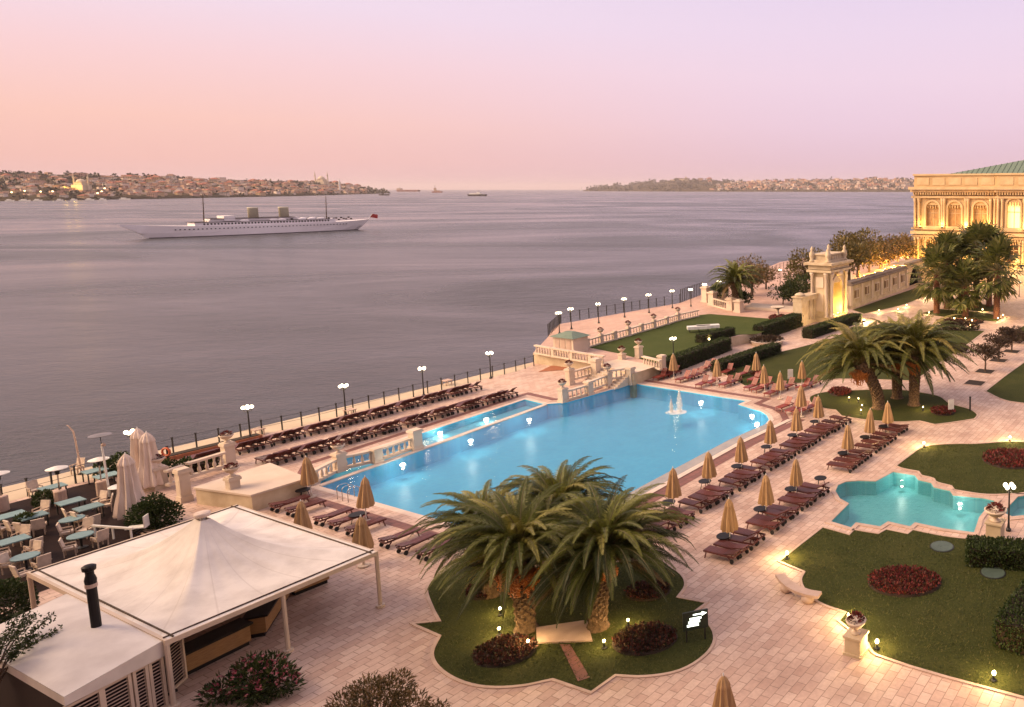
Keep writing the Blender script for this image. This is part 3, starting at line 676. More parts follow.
for x, y, z, l in [(780,270,PZ,'alone on the pink promenade before the gate'),(868,251,HZ,'among the trees behind the arch wall'),(894.5,247.5,HZ,'near the palace corner, the farther one'),(903,246,HZ,'near the palace corner, the closer one')]:
    p = at(x, y, z+2.75); LAMP.put((p.x, p.y, z), .3, 'four-globe street lamp '+l, 'street lamps near the palace')
p = at(673,339,PZ+2.2); LAMP.put((p.x,p.y,PZ-.5), .2, 'four-globe street lamp standing on the upper lawn', 'street lamps in the gardens')
p = at(1019.5,282,2.75); LAMP.put((p.x,p.y,0), .2, 'four-globe street lamp on the palace forecourt beside the fan palms', 'street lamps in the gardens')
p = at(1009.5,486,2.75); LAMP.put((p.x,p.y,0), .5, 'four-globe street lamp standing by the corner pool and urn', 'street lamps in the gardens')
# ---- railings
def railing(name, pts, z, h, pitch, label, rails=(1,.55), w=.06, parent_group=None):
    t = thing(name, label, 'railing', (pts[0].x, pts[0].y, z)); o0 = Vector((pts[0].x, pts[0].y, 0))
    post = None
    for i in range(len(pts)-1):
        a, c = pts[i]-o0, pts[i+1]-o0; a.z = c.z = 0; L = (c-a).length; n = max(1, round(L/pitch))
        for k in range(n+(i == len(pts)-2)):
            p = a.lerp(c, k/n)
            if post is None: post = MB().box((0,0,h/2),(w,w,h)).box((0,0,h+.03),(w*1.5,w*1.5,.06)).build('post', M['iron'], t, loc=p)
            else: o = post.copy(); COL.objects.link(o); o.location = p
    for r in rails:
        b = MB()
        for i in range(len(pts)-1):
            a, c = pts[i]-o0, pts[i+1]-o0; a.z = c.z = h*r-.04; b.bar(a, c, .022)
        b.build('cable', M['iron'], t)
    return t
fl = [at(-12,508)]+fence_line[1:]
railing('railing', fl, 0, 1.2, 1.35, 'long dark post and cable railing along the pool quay', w=.075)
railing('railing', P2([(548.5,336),(560,324.5)], PZ), PZ, 1.5, .9, 'short dark railing at the end of the promenade by the kiosk', w=.09)
railing('railing', P2([(561,323),(598,316.5),(640,309.5),(680,303)], PZ), PZ, 1.4, 1.5, 'dark post railing on the sea side of the promenade', w=.1)
railing('railing', P2([(681,302.5),(703,294.5)], PZ), PZ, 2.2, .75, 'tall dark iron fence where the promenade meets the gate pillars', w=.1)
railing('railing', P2([(716,294),(760,277),(800,262)], PZ), PZ, 1.3, 3, 'dark railing on the sea side behind the promenade palm', w=.1)
# ---- balustrades, pillars and urns
bal_me = None
def balustrade(p0, p1, z, label, h=.95, pitch=.42, m='stone_light', rb=.105):
    d = p1-p0; L = Vector((d.x,d.y,0)).length; a = math.atan2(d.y, d.x)
    t = thing('balustrade', label, 'balustrade', (p0.x, p0.y, z), a)
    MB().box((L/2,0,.09),(L,.34,.18)).build('base_rail', M[m], t)
    MB().box((L/2,0,h-.075),(L,.36,.15)).build('top_rail', M[m], t)
    n = max(2, min(98, int(L/pitch))); first = None
    for k in range(n):
        x = L*(k+.5)/n
        if first is None:
            b = MB(); b.lathe([(rb*.8,.18),(rb*.6,.24),(rb,.36),(rb*.85,.48),(rb*.45,.66),(rb*.8,h-.15)], 8); first = b.build('baluster', M[m], t, True, (x,0,0))
        else: o = first.copy(); COL.objects.link(o); o.location = (x,0,0)
    return t
def pillar_kind(w, h, m='stone_light', name='stone_pillar'):
    t = thing(name, 'stone pillar', 'pillar')
    MB().box((0,0,.12),(w*1.18,w*1.18,.24)).build('plinth', M[m], t)
    MB().box((0,0,h/2),(w,w,h-.02)).box((0,0,h*.5),(w*.7,w*1.03,h*.5)).box((0,0,h*.5),(w*1.03,w*.7,h*.5)).build('shaft', M[m], t)
    MB().box((0,0,h),(w*1.25,w*1.25,.12)).box((0,0,h+.09),(w*1.1,w*1.1,.06)).build('cap', M[m], t)
    return t
PIL = Kind(pillar_kind(.62, 1.25))
def urn():
    t = thing('urn_planter', 'urn', 'urn')
    MB().lathe([(.2,0),(.2,.06),(.09,.12),(.09,.2),(.26,.3),(.4,.48),(.44,.56),(.38,.57)], 14).build('bowl', M['stone_light'], t, True)
    b = MB(); r_ = random.Random(3)
    for k in range(220):
        d = Vector((r_.gauss(0,1), r_.gauss(0,1), abs(r_.gauss(0,.8)))).normalized(); p = Vector((0,0,.55))+Vector((d.x*.34*r_.random()**.4, d.y*.34*r_.random()**.4, d.z*.24))
        b.leaf(p, d, Vector((r_.gauss(0,1),r_.gauss(0,1),1)), .12, .07)
    b.build('plant', M['flower_red'], t); return t
URN = Kind(urn())
def pillar(px, py, z, label, urn_label=None, s=1, hs=1, rz=A, ug='stone urns with red plants'):
    p = at(px, py, z); PIL.put(p, rz, label, 'stone pillars of the balustrades', scale=(s,s,hs))
    if urn_label: URN.put((p.x, p.y, z+1.37*hs), 0, urn_label, ug)
# pool divider balustrade
bp = [at(309,487), at(340,470.5), at(377,462), at(416,448.5)]
for i in range(3):
    balustrade(bp[i].lerp(bp[i+1], .06), bp[i].lerp(bp[i+1], .94), .04, ['cream balustrade between pool and channel, the section nearest the tent', 'cream balustrade between pool and channel, the middle section', 'cream balustrade between pool and channel, the section by the tall pillar'][i])
pillar(340,471,0,'cream pillar of the pool balustrade carrying a red-planted urn','red-planted stone urn on the pool balustrade pillar nearest the stone block')
pillar(377,462.5,0,'low plain cream pillar midway along the pool balustrade', None, .9, .8)
pillar(416,449,0,'tall plain cream pillar ending the pool balustrade', None, 1.1, 1.15)
# landing balustrades
lb = [at(564,402), at(589,394.5), at(608,387), at(630,383)]
for i in range(3):
    balustrade(lb[i].lerp(lb[i+1], .08), lb[i].lerp(lb[i+1], .92), [.04,.3,.7][i], 'cream balustrade beside the far pool end, %s section from the channel' % nth(i), 1.0)
for i, (x, y, s_) in enumerate([(563,402,1),(589,394.5,1),(608,387,1.15),(631,384.5,1.35)]):
    pillar(x, y, 0, 'cream pillar at the far pool end, %s from the channel' % nth(i), 'red-planted urn on the %s pillar at the far pool end' % nth(i) if i in (0,2) else None, 1.0, s_)
sb = [at(570,384.5), at(596,377)]
balustrade(sb[0].lerp(sb[1],.1), sb[0].lerp(sb[1],.9), .35, 'cream balustrade on the sea side of the landing steps', 1.0)
pillar(570,384.5,0,'cream pillar at the foot of the landing steps','red-planted urn at the foot of the landing steps',1,1.25)
pillar(596.5,378.5,0,'tall cream pillar at the head of the landing steps',None,1.2,1.6)
# platform front
fb = [at(534,353.6,PZ), at(555,358.2,PZ), at(574,362,PZ), at(592,361.5,PZ), at(612,362,PZ)]
fb = [at(534,353.4,PZ), at(553,356.8,PZ), at(572,360,PZ), at(590,363,PZ), at(606,365.5,PZ)]
for i in range(4):
    balustrade(fb[i].lerp(fb[i+1],.08), fb[i].lerp(fb[i+1],.92), PZ, 'cream balustrade on the front of the lawn terrace, %s section from the sea' % nth(i), 1.05, rb=.12)
    if i: pillar(554+18.5*(i-1), 357+3.1*(i-1), PZ-.05, 'cream pier between balustrade sections of the lawn terrace, %s from the sea' % nth(i-1), None, .7, .8)
for i, (x, y, u) in enumerate([(622,360,'red-planted urn on the lawn terrace edge, on the squat pedestal'), (639,358.5,'red-planted urn on the lawn terrace edge, on the tall pedestal')]):
    pillar(x, y, PZ-.1, ['squat','tall'][i]+' cream pedestal at the lawn edge above the landing', u, 1, .55+.5*i)
balustrade(at(643,363.5,PZ), at(661,368,PZ), PZ-.2, 'cream balustrade between the landing and the red loungers', 1.05, rb=.12)
pillar(662,370,PZ-.5,'cream pillar ending the balustrade behind the parasols',None,1,1.2)
# low balustrade between the lawn and the promenade
lw = [at(587,348,PZ), at(601,343.5,PZ), at(614.5,340,PZ), at(628.5,336,PZ), at(641.5,332,PZ), at(654,328.5,PZ), at(667,324.5,PZ), at(678,321,PZ), at(700,316,PZ)]
for i in range(8):
    balustrade(lw[i].lerp(lw[i+1],.07), lw[i].lerp(lw[i+1],.93), PZ, 'low cream balustrade between promenade and upper lawn, %s section from the kiosk' % nth(i), 1.0, .5)
    x, y = to_px(lw[i]); pillar(x, y, PZ, 'cream post of the lawn balustrade, %s from the kiosk' % nth(i), 'small planted urn on the %s lawn balustrade post from the kiosk' % nth(i) if i in (1,3,5,7) else None, .7, .85, ug='planted urns along the promenade balustrade')
# stone block by the tent with its balustrade
blk = [at(195,484.5,1.3), at(269,461,1.3), at(306,475.5,1.3), at(251,492,1.3)]
t = thing('stone_block', 'long pale stone block with flat paved top beside the white tent', 'block', (0,0,0))
MB().prism(blk, 0, 1.02).build('wall', M['stone'], t)
MB().prism(offset(blk, .08), 1.02, 1.14).build('capping', M['stone_light'], t)
balustrade(at(167,485,.4), at(184,479,.4), .3, 'cream balustrade between the white parasols and the stone block', 1.1, rb=.12)
balustrade(at(188,477,.4), at(226,465,.4), .3, 'cream balustrade running behind the stone block', 1.1, rb=.12)
pillar(185,501,0,'stout cream pillar at the restaurant corner of the stone block',None,.9,1.6)
pillar(160,488,0,'cream pillar behind the dark bush carrying a planted urn','planted urn on the pillar beside the pair of white parasols',1.1,1.1)
pillar(229.5,466,0,'cream pillar behind the stone block carrying a planted urn','planted urn on the pillar by the first quay loungers',1,1.3)
pillar(235,505,0,'cream pillar before the stone block carrying a planted urn','planted urn on the pillar at the tent edge of the stone block',.9,1.4)
# urn pedestal on the near lawn edge
t = thing('stone_pedestal', 'square cream pedestal at the lawn kerb lit from behind', 'pedestal', at(856,652), A)
MB().box((0,0,.06),(.86,.86,.12)).build('plinth', M['stone'], t); MB().box((0,0,.45),(.74,.74,.68)).build('shaft', M['stone'], t); MB().box((0,0,.83),(.86,.86,.1)).build('cap', M['stone'], t)
p = at(856,652); URN.put((p.x,p.y,.88), 0, 'large planted urn on the square pedestal at the lawn kerb', 'stone urns with red plants', scale=(1.05,1.05,1.1))
t = thing('stone_pedestal', 'cream pedestal under an urn beside the corner pool', 'pedestal', at(995,541), A)
MB().box((0,0,.06),(1.0,1.0,.12)).build('plinth', M['stone'], t); MB().box((0,0,.62),(.86,.86,1.0)).build('shaft', M['stone'], t); MB().box((0,0,1.17),(1.0,1.0,.1)).build('cap', M['stone'], t)
p = at(995,541); URN.put((p.x,p.y,1.22), 0, 'wide planted urn on the pedestal beside the corner pool', 'stone urns with red plants', scale=(1.5,1.5,1.2))
# curved bench
t = thing('curved_bench', 'curved cream stone bench on round feet at the lawn corner', 'bench', (0,0,0))
arc = smooth_loop(P2([(781,582),(786,589),(797,596),(820,603.5),(820,603.5),(797,596),(786,589),(781,582)]), 1)[:4]
arc = [at(780.5,583), at(784,588), at(790,593.5), at(798,598), at(808,601.5), at(819,603.5)]
b = MB()
for i in range(5):
    a, c = arc[i]+Vector((0,0,.42)), arc[i+1]+Vector((0,0,.42)); e = (c-a).normalized()*.05; b.bar(a-e, c+e+Vector((0,0,.002*i)), .5, .14)
b.build('seat', M['pinkstone'], t)
for q in (arc[1].lerp(arc[2],.5), arc[4]): MB().lathe([(.26,0),(.33,.08),(.33,.22),(.24,.36)], 14, q).build('foot', M['pinkstone'], t, True)
# stone slab, cobbled paths and manholes
o = MB().prism(P2([(536,629),(587,621.5),(592.5,642),(537,644.5)]), .02, .09).build('stone_slab', M['pinkstone']); tag(o, 'pale rectangular stone slab laid between the big palm trunks', 'slab')
o = MB().sheet([P2([(560,645),(570,645),(590,678),(578,682)])], .032).build('cobbled_path', M['redband']); struct(o)
for x, y, l in [(942,547,'beside the small pool'),(993,573,'below the clipped hedge')]:
    p = at(x,y); t = thing('drain_cover', 'round dull green drain cover in the lawn '+l, 'drain cover', (p.x,p.y,.02))
    MB().lathe([(.62,0),(.62,.04),(.56,.05)], 24).build('lid', mat('green_lid', (.07,.10,.08), rough=.5), t); MB().lathe([(.68,0),(.68,.02),(.6,.03)], 24).build('rim', M['iron'], t)
# sign in the palm bed
t = thing('lit_sign', 'small dark sign board with bright white arrow and letters in the palm bed', 'sign', at(696,641), R(20))
for sx in (-.4, .4): MB().box((sx,0,.4),(.06,.06,.8)).build('post', M['iron'], t)
MB().box((0,0,1.0),(1.1,.08,.85)).build('board', mat('green_board', (.02,.035,.02), rough=.4), t)
b = MB()
for k in range(3): b.box((-.12+.06*k,-.05,.8+.15*k),(.5,.02,.09))
b.add([(.28,-.055,1.18),(.5,-.055,1.28),(.28,-.055,1.38)], [(0,1,2)]); b.box((.1,-.052,1.28),(.4,.02,.05))
b.build('lettering', M['sign_light'], t)
for x, y, l in [(951,413,'in the far palm bed by its kerb'),(790.5,381,'on the middle lawn behind the red loungers')]:
    t = thing('garden_sign', 'upright white sign board '+l, 'sign', at(x, y), R(20)); MB().box((0,0,.75),(.55,.06,1.0)).build('board', M['white'], t); MB().box((0,.0,.15),(.06,.05,.3)).build('post', M['iron'], t)
t = thing('bollard_light', 'thin black bollard light beside the far palm bed', 'bollard light', at(970,411)); MB().tube([(0,0,0),(0,0,1.25)], .08, 8).build('post', M['iron'], t); MB().lathe([(.1,1.25),(.11,1.3),(.06,1.36)], 8).build('cap', M['iron'], t)
# ================================================================== PLANTS
def rdir(r_): return Vector((r_.gauss(0,1), r_.gauss(0,1), r_.gauss(0,1))).normalized()
def cloud(b, blobs, n, L, w, r_, inner=.45, upb=.35):
    tot = sum(k[1]**2 for k in blobs)
    for c, rad, *sq in blobs:
        c = Vector(c); z = sq[0] if sq else 1
        for k in range(int(n*rad*rad/tot)):
            d = rdir(r_); q = d*(rad*(inner+(1-inner)*r_.random()**.6)); q.z *= z
            f = (d+rdir(r_)*.8+Vector((0,0,upb))).normalized(); s_ = r_.uniform(.6,1.3)
            b.leaf(c+q, f, rdir(r_), L*s_, w*s_)
    return b
def date_palm(label, base, zc, flen, n, seed, lean=(0,0), m='palm', fruit=(), tr=.36, group=None, nl=110, lw=.034):
    r_ = random.Random(seed); t = thing('date_palm', label, 'palm tree', base, 0, group); az0 = math.atan2(-base[1], -base[0])+1.57
    top = Vector((lean[0], lean[1], zc))
    b = MB(); pts = [Vector((lean[0]*f*f, lean[1]*f*f, zc*f)) for f in (0,.06,.2,.4,.6,.8,.92,1.0)]
    b.tube(pts, [tr*1.55,tr*1.2,tr,tr*.95,tr*.98,tr*1.15,tr*1.5,tr*1.1], 14)
    rows = int(zc/.17)
    for i in range(rows):                                   # spiral of old frond bases
        f = (i+.5)/rows; c = Vector((lean[0]*f*f, lean[1]*f*f, zc*f)); rr = tr*(1.0+.5*max(0, f-.72)*3)
        for k in range(9):
            a = 2*math.pi*(k+.5*(i % 2))/9; d = Vector((math.cos(a), math.sin(a), 0)); tn = Vector((-d.y, d.x, 0))
            p = c+d*rr*.95; s_ = .13*(1+f*.5)
            b.add([p-tn*s_-Vector((0,0,.1)), p+tn*s_-Vector((0,0,.1)), p+d*.14*(.8+f)+Vector((0,0,.06)), p+Vector((0,0,.2))], [(0,1,2),(1,3,2),(3,0,2)])
    b.build('trunk', M['bark'], t)
    lf = MB(); lf.mi = []; rb = MB()
    for i in range(n):
        f = (i+.5)/n
        el = R(86-100*f**1.1+r_.uniform(-7,7)); az = i*2.39996+r_.uniform(-.15,.15); mi = 4 if f > .8 and r_.random() < .28 else min(3, max(0, int(r_.gauss(2.4-2.2*f, .8))))  # upper fronds get the lit tones, lower ones the shade tones, some dry
        if f > .52 and any(abs((az-az0-fa+math.pi) % (2*math.pi)-math.pi) < .42 for fa, *_ in fruit): continue
        L = flen*(.80+.28*math.sin(math.pi*min(1, f*1.15+.1)))*r_.uniform(.9,1.07)
        h = Vector((math.cos(az), math.sin(az), 0)); p = top+h*.18+Vector((0,0,.15*(1-f)))
        droop = R(r_.uniform(84,126))*(.5+.5*math.sin(math.pi*min(1,f+.25))); ns = 11; pts = [p.copy()]; dirs = []
        tw = r_.uniform(-.12,.12)
        for k in range(ns):
            e = el-droop*((k+.5)/ns)**1.25; d = h*math.cos(e)+Vector((0,0,math.sin(e))); az2 = az+tw*k/ns
            d = Vector((math.cos(az2)*math.cos(e), math.sin(az2)*math.cos(e), math.sin(e)))
            p = p+d*(L/ns); pts.append(p.copy()); dirs.append(d)
        rb.tube(pts, [.055*(1-.9*k/ns) for k in range(ns+1)], 4, False)
        for k in range(nl):
            u = .10+.90*(k+.5)/nl; q = u*ns; j = min(ns-1, int(q)); c = pts[j].lerp(pts[j+1], q-j); d = dirs[j]
            sd = d.cross(Vector((0,0,1))); sd = sd.normalized() if sd.length > .05 else Vector((-h.y,h.x,0)); up = sd.cross(d)
            ll_ = flen*.125*math.sin(math.pi*(.12+.86*u)**.8)*r_.uniform(.85,1.15)+.06
            for sg in (-1, 1):
                v = (sd*sg*.62+d*(.75+.3*u)+up*(.22+r_.uniform(-.14,.14))).normalized()
                e1 = c+v*ll_*.55; v2 = (v-Vector((0,0,.7))).normalized(); e2 = e1+v2*ll_*.5; wv = d*lw*.5
                lf.add([c-wv*.6, c+wv*.6, e1+wv, e1-wv, e2], [(0,1,2,3),(3,2,4)]); lf.mi += [mi, mi]
    lf.build('crown', M[m], t); rb.build('frond_ribs', M['rachis'], t)
    for az, dz, s_ in fruit:
        b = MB(); az += az0; st = top+Vector((0,0,dz-.15))
        for k in range(46):
            a = az+r_.uniform(-.62,.62); d = Vector((math.cos(a), math.sin(a), 0)); o = d*(s_*(.75+.5*r_.random())); hh = -s_*(.25+1.05*r_.random())
            b.tube([st+d*.2, st+o*.7+Vector((0,0,.1)), st+o+Vector((0,0,hh))], [.012,.02,.02], 4, False)
            for j in range(7): b.lathe([(.01,-.05),(.055,0),(.01,.05)], 5, st+o*(1+.03*j)+Vector((r_.uniform(-.06,.06), r_.uniform(-.06,.06), hh*(1-.13*j))))
        b.build('fruit_cluster', M['fruit'], t)
    return t
date_palm('big date palm with the brightest orange fruit, standing by the round flower bed', at(526,629), 3.35, 4.1, 165, 11, (-.15,.1), fruit=((-1.75,-.15,.85),(-.9,-.2,.7),(-2.7,-.1,.8)))
date_palm('big date palm beside the stone slab, on the side of the white sign', at(598,627), 3.3, 4.25, 165, 23, (.35,.25), fruit=((-1.2,-.2,.45),))
date_palm('big date palm with red fruit standing behind the brightest fruiting palm', at(492,594), 3.2, 3.4, 90, 31, (-.1,0), fruit=((-2.0,-.2,.75),(-.9,-.2,.6)))
date_palm('big date palm at the back of the bed, beside the pool corner', at(560,582), 3.5, 3.8, 110, 47, (0,.2), fruit=((-1.6,-.3,.4),))
date_palm('wide date palm with several thick fruit stalks in the far bed, nearer the pool', at(879,408), 4.0, 6.0, 100, 51, (-1.7,.4), 'palm2', fruit=((-1.9,-.3,1.0),(-1.0,-.4,.8)), tr=.5, nl=48, lw=.11)
date_palm('wide date palm with drooping fronds in the far bed, on the palace side', at(914,405), 4.6, 6.3, 100, 57, (.2,.3), 'palm2', fruit=((-1.7,-.3,.9),(-2.5,-.3,.7)), tr=.42, nl=48, lw=.11)
date_palm('smaller date palm hidden between the two wide ones of the far bed', at(897,398), 4.4, 5.2, 70, 63, (0,.3), 'palm2', fruit=((-1.6,-.4,.8),), tr=.42, nl=44, lw=.11)
date_palm('single date palm on the promenade beside the gate pillars', at(735,309,PZ), 4.3, 5.0, 66, 71, (.2,0), 'palm', tr=.42, nl=24, lw=.2)
def fan_palm(label, base, h, seed, rad=3.3):
    r_ = random.Random(seed); rad *= 1.4; h -= .5; t = thing('fan_palm', label, 'palm tree', base, 0, 'fan palms before the palace')
    b = MB(); b.tube([(0,0,0),(0,0,.4),(0,0,h*.5),(0,0,h*.9),(0,0,h)], [.62,.5,.42,.46,.34], 12)
    for i in range(int(h/.3)):
        for k in range(8):
            a = 2*math.pi*(k+.5*(i%2))/8; d = Vector((math.cos(a), math.sin(a), 0)); tn = Vector((-d.y,d.x,0)); p = d*.42+Vector((0,0,.3*i+.3))
            b.add([p-tn*.14-Vector((0,0,.15)), p+tn*.14-Vector((0,0,.15)), p+d*.13+Vector((0,0,.1)), p+Vector((0,0,.3))], [(0,1,2),(1,3,2),(3,0,2)])
    b.build('trunk', M['fanbark'], t)
    lf = MB(); st = MB(); top = Vector((0,0,h))
    for i in range(46):
        f = (i+.5)/46; el = R(85-150*f+r_.uniform(-8,8)); az = i*2.4+r_.uniform(-.2,.2)
        d = Vector((math.cos(az)*math.cos(el), math.sin(az)*math.cos(el), math.sin(el))); L = rad*r_.uniform(.45,.72)
        hub = top+d*L; st.tube([top, hub], [.04,.025], 4, False)
        sd = d.cross(Vector((0,0,1))); sd = sd.normalized() if sd.length > .05 else Vector((1,0,0)); up = sd.cross(d)
        for k in range(17):
            a = R(-128+16*k); v = (d*math.cos(a)+sd*math.sin(a)+up*r_.uniform(-.05,.25)).normalized(); q = rad*.40*(.75+.25*math.cos(a))*r_.uniform(.9,1.1)
            e1 = hub+v*q*.62; e2 = e1+(v-Vector((0,0,.5))).normalized()*q*.45; w = v.cross(up).normalized()*.17
            lf.add([hub, e1+w, e2, e1-w], [(0,1,2,3)])
    lf.build('crown', M['fan'], t); st.build('stalks', M['rachis'], t); return t
for i, (x, y, cy, l) in enumerate([(936.6,313,272,'nearest the arch, standing at the kerb'),(947,308.5,259,'behind the one nearest the arch'),(965.5,316,284,'short, in the middle of the kerb row'),(960,305,262,'in the middle of the back row'),(976,307.5,250,'tall, behind the short middle one'),(989,306,252,'thick trunked, at the back beside the forecourt'),(996.5,318.5,268,'thick trunked, at the kerb beside the forecourt')]):
    p = at(x, y); h = 1
    for _ in range(60):
        if to_px((p.x,p.y,h))[1] > cy: h += .25
    fan_palm('fan palm with red brown trunk, '+l, p, h, 80+i, 3.9 if i != 2 else 3.3)
def bush(name, label, cat, loc, blobs, n, L, w, m, seed, group=None, stems=5, flowers=None):
    r_ = random.Random(seed); t = thing(name, label, cat, loc, 0, group)
    cloud(MB(), blobs, n, L, w, r_).build('foliage', M[m], t)
    b = MB()
    for k in range(stems):
        c, rad, *_ = blobs[k % len(blobs)]; c = Vector(c)
        e = c+rdir(r_)*rad*.5; b.tube([(r_.uniform(-.1,.1),r_.uniform(-.1,.1),0), (e.x*.5, e.y*.5, max(.1,e.z*.55)), e], [.05,.035,.015], 5, False)
    b.build('stem', M['bark2'], t)
    if flowers:
        f = MB()
        for c, rad, *sq in blobs:
            for k in range(int(flowers*rad)):
                d = rdir(r_); d.z = abs(d.z)*.8+.1; d.normalize(); q = Vector(c)+d*rad*1.0
                for j in range(5): f.leaf(q, rdir(r_), rdir(r_), .10, .09)
        f.build('flowers', M['flower_pink'], t)
    return t
bush('oleander_bush', 'flowering shrub with pink blooms on the paving beside the tent', 'shrub', at(254,697), [((0,0,.65),.75),((-.85,-.2,.5),.55),((.8,.2,.6),.65),((.2,.6,.75),.6),((-.4,.4,.8),.6),((.5,-.4,.5),.5),((-1.3,-.4,.35),.38),((1.25,.1,.5),.45)], 3000, .24, .07, 'dark_leaf', 1, None, 14, 42)
bush('brush_bush', 'wide feathery olive brown shrub at the bottom of the view', 'shrub', at(380,738), [((0,0,1.2),1.0),((-1.1,.1,1.0),.8),((1.1,-.1,1.05),.8),((.4,.5,1.6),.6),((-.6,.4,1.5),.6),((2.0,0,.7),.6),((-1.9,.1,.6),.5)], 6500, .17, .045, 'brush_leaf', 2, None, 24)
bush('clipped_bush', 'dark round clipped bush at the deck corner beside the white roof', 'shrub', at(4,622), [((0,0,.85),1.12)], 5200, .13, .08, 'hedge', 3, None, 3)
bush('leafy_bush', 'dense dark bush before the balustrade, behind the striped parasol', 'shrub', at(155,527), [((0,0,.9),.95),((.5,.2,.7),.8),((-.5,-.1,.7),.8),((.2,-.1,1.5),.6)], 4200, .16, .09, 'hedge', 4, None, 4)
bush('leafy_bush', 'green bush at the restaurant corner below the quay lamp', 'shrub', at(122,474), [((0,0,.7),.8),((.9,.4,.6),.7),((-.8,-.4,.5),.6),((1.7,.6,.5),.6)], 2600, .2, .11, 'hedge', 5)
bush('leafy_bush', 'low dark planting behind the balustrade by the stone block', 'shrub', at(186,472.5), [((0,0,.45),.6),((-1,-.6,.5),.7),((-1.8,-1.2,.5),.7),((1,.7,.4),.5)], 2200, .2, .11, 'hedge', 6)
for i, (x, y) in enumerate([(45,506.5),(26,530)]):
    bush('potted_plant', 'small dark pot plant on the restaurant deck, %s' % ['by the heater posts','between the tables'][i], 'plant', at(x,y), [((0,0,.5),.5)], 500, .2, .1, 'dark_leaf', 8+i, 'pot plants on the deck')
# overhanging branch at the edge, a small tree rooted below the roof corner
r_ = random.Random(5); t = thing('branch_tree', 'slender leafy tree reaching over the corner of the white roof', 'tree', at(-14,738))
b = MB(); tips = []
p0 = Vector((0,0,0)); b.tube([p0,(.1,.1,1.2),(.2,.2,2.2)], [.11,.09,.07], 7)
for k in range(16):
    e = Vector((r_.uniform(-1.2,1.5), r_.uniform(-.2,2.2), r_.uniform(2.9,4.0))); mid = Vector((.2,.2,2.0)).lerp(e,.5)+Vector((0,0,.2))
    b.tube([(.2,.2,1.4+r_.random()*.8), mid, e], [.035,.022,.008], 5, False); tips += [mid.lerp(e,u) for u in (.2,.4,.6,.8,1)]
b.build('trunk', M['bark2'], t)
b = MB()
for q in tips:
    for k in range(34): b.leaf(q+rdir(r_)*.26*r_.random(), rdir(r_), rdir(r_), .15*r_.uniform(.6,1.2), .055)
b.build('crown', M['dark_leaf'], t)
def tree(label, base, h, blobs, n, L, w, m, seed, group=None, name='tree'):
    r_ = random.Random(seed); t = thing(name, label, 'tree', base, 0, group)
    b = MB(); b.tube([(0,0,-.1),(.05,0,h*.3),(0,.05,h*.6)], [.22*h/5,.16*h/5,.10*h/5], 8)
    for c, rad, *_ in blobs: b.tube([(0,0,h*.4),Vector(c)*.6+Vector((0,0,h*.2)),c], [.09*h/5,.06*h/5,.02], 5, False)
    b.build('trunk', M['bark2'], t)
    cloud(MB(), blobs, n, L, w, r_).build('crown', M[m], t); return t
def rblobs(r_, h, rad, k, z0=.45):
    return [((r_.uniform(-.6,.6)*rad, r_.uniform(-.6,.6)*rad, h*r_.uniform(z0,.82)), rad*r_.uniform(.4,.62), .85) for _ in range(k)]
def wild(label, px, py, z, h, rad, m, seed, n=2600, L=.42, group='trees along the promenade and garden wall'):
    r_ = random.Random(seed); tree(label, at(px,py,z), h, rblobs(r_, h, rad, 9), n, L, L*.45, m, seed, group)
wild('olive bush tree behind the promenade palm, the first one', 752,296,PZ, 6.6,4.2,'brush_leaf',101)
wild('olive bush tree behind the promenade palm, the lower outer one', 766,289,PZ, 4.6,3.4,'brush_leaf',102,1800)
wild('dark bush at the foot of the promenade palm', 722,303,PZ, 3.0,2.0,'dark_leaf',103,1300)
wild('dark bush between the promenade palm and the pink path', 743,306,PZ, 2.3,1.4,'dark_leaf',114,800)
wild('tall olive tree standing right beside the gate', 806,301,PZ, 9.0,4.2,'olive_leaf',104,3400)
wild('dark rounded tree at the foot of the gate wing wall', 795,305,PZ, 4.2,3.2,'dark_leaf',105,2000)
wild('dark low bush between gate and promenade steps', 783,304,PZ, 2.8,2.4,'dark_leaf',115,1200)
wild('olive tree just behind the gate, the tallest', 858,277,HZ, 9.5,5.0,'olive_leaf',106,2600,.6)
wild('olive tree behind the arch wall next to the tallest', 849,283,HZ, 8.0,4.4,'olive_leaf',107,2200,.6)
for i, (x, y) in enumerate([(869,272),(880,269),(889,266),(898,263.5),(906,262)]):
    wild('golden lit garden tree behind the arch wall, %s from the gate' % nth(i), x, y, HZ, 6.0, 4.0, 'brush_leaf', 108+i, 1500, .6, 'lit trees behind the arch wall')
gl = bpy.data.lights.new('tree_glow', 'POINT'); gl.energy = 1800; gl.color = (1,.50,.10); gl.shadow_soft_size = .3
for i, (x, y) in enumerate([(864,277),(875,274),(885,270),(894,267),(903,264)]):
    t = thing('tree_uplight', 'orange uplight at the foot of the lit garden trees, %s from the gate' % nth(i), 'garden light', at(x,y,HZ), 0, 'uplights behind the arch wall')
    MB().lathe([(.16,0),(.18,.25),(.12,.3)], 10).build('housing', M['iron'], t); MB().lathe([(.12,.3),(.12,.33),(.04,.36)], 10).build('lens', M['spot'], t)
    o = bpy.data.objects.new('glow', gl); COL.objects.link(o); o.parent = t; o.location = (0,0,.8)
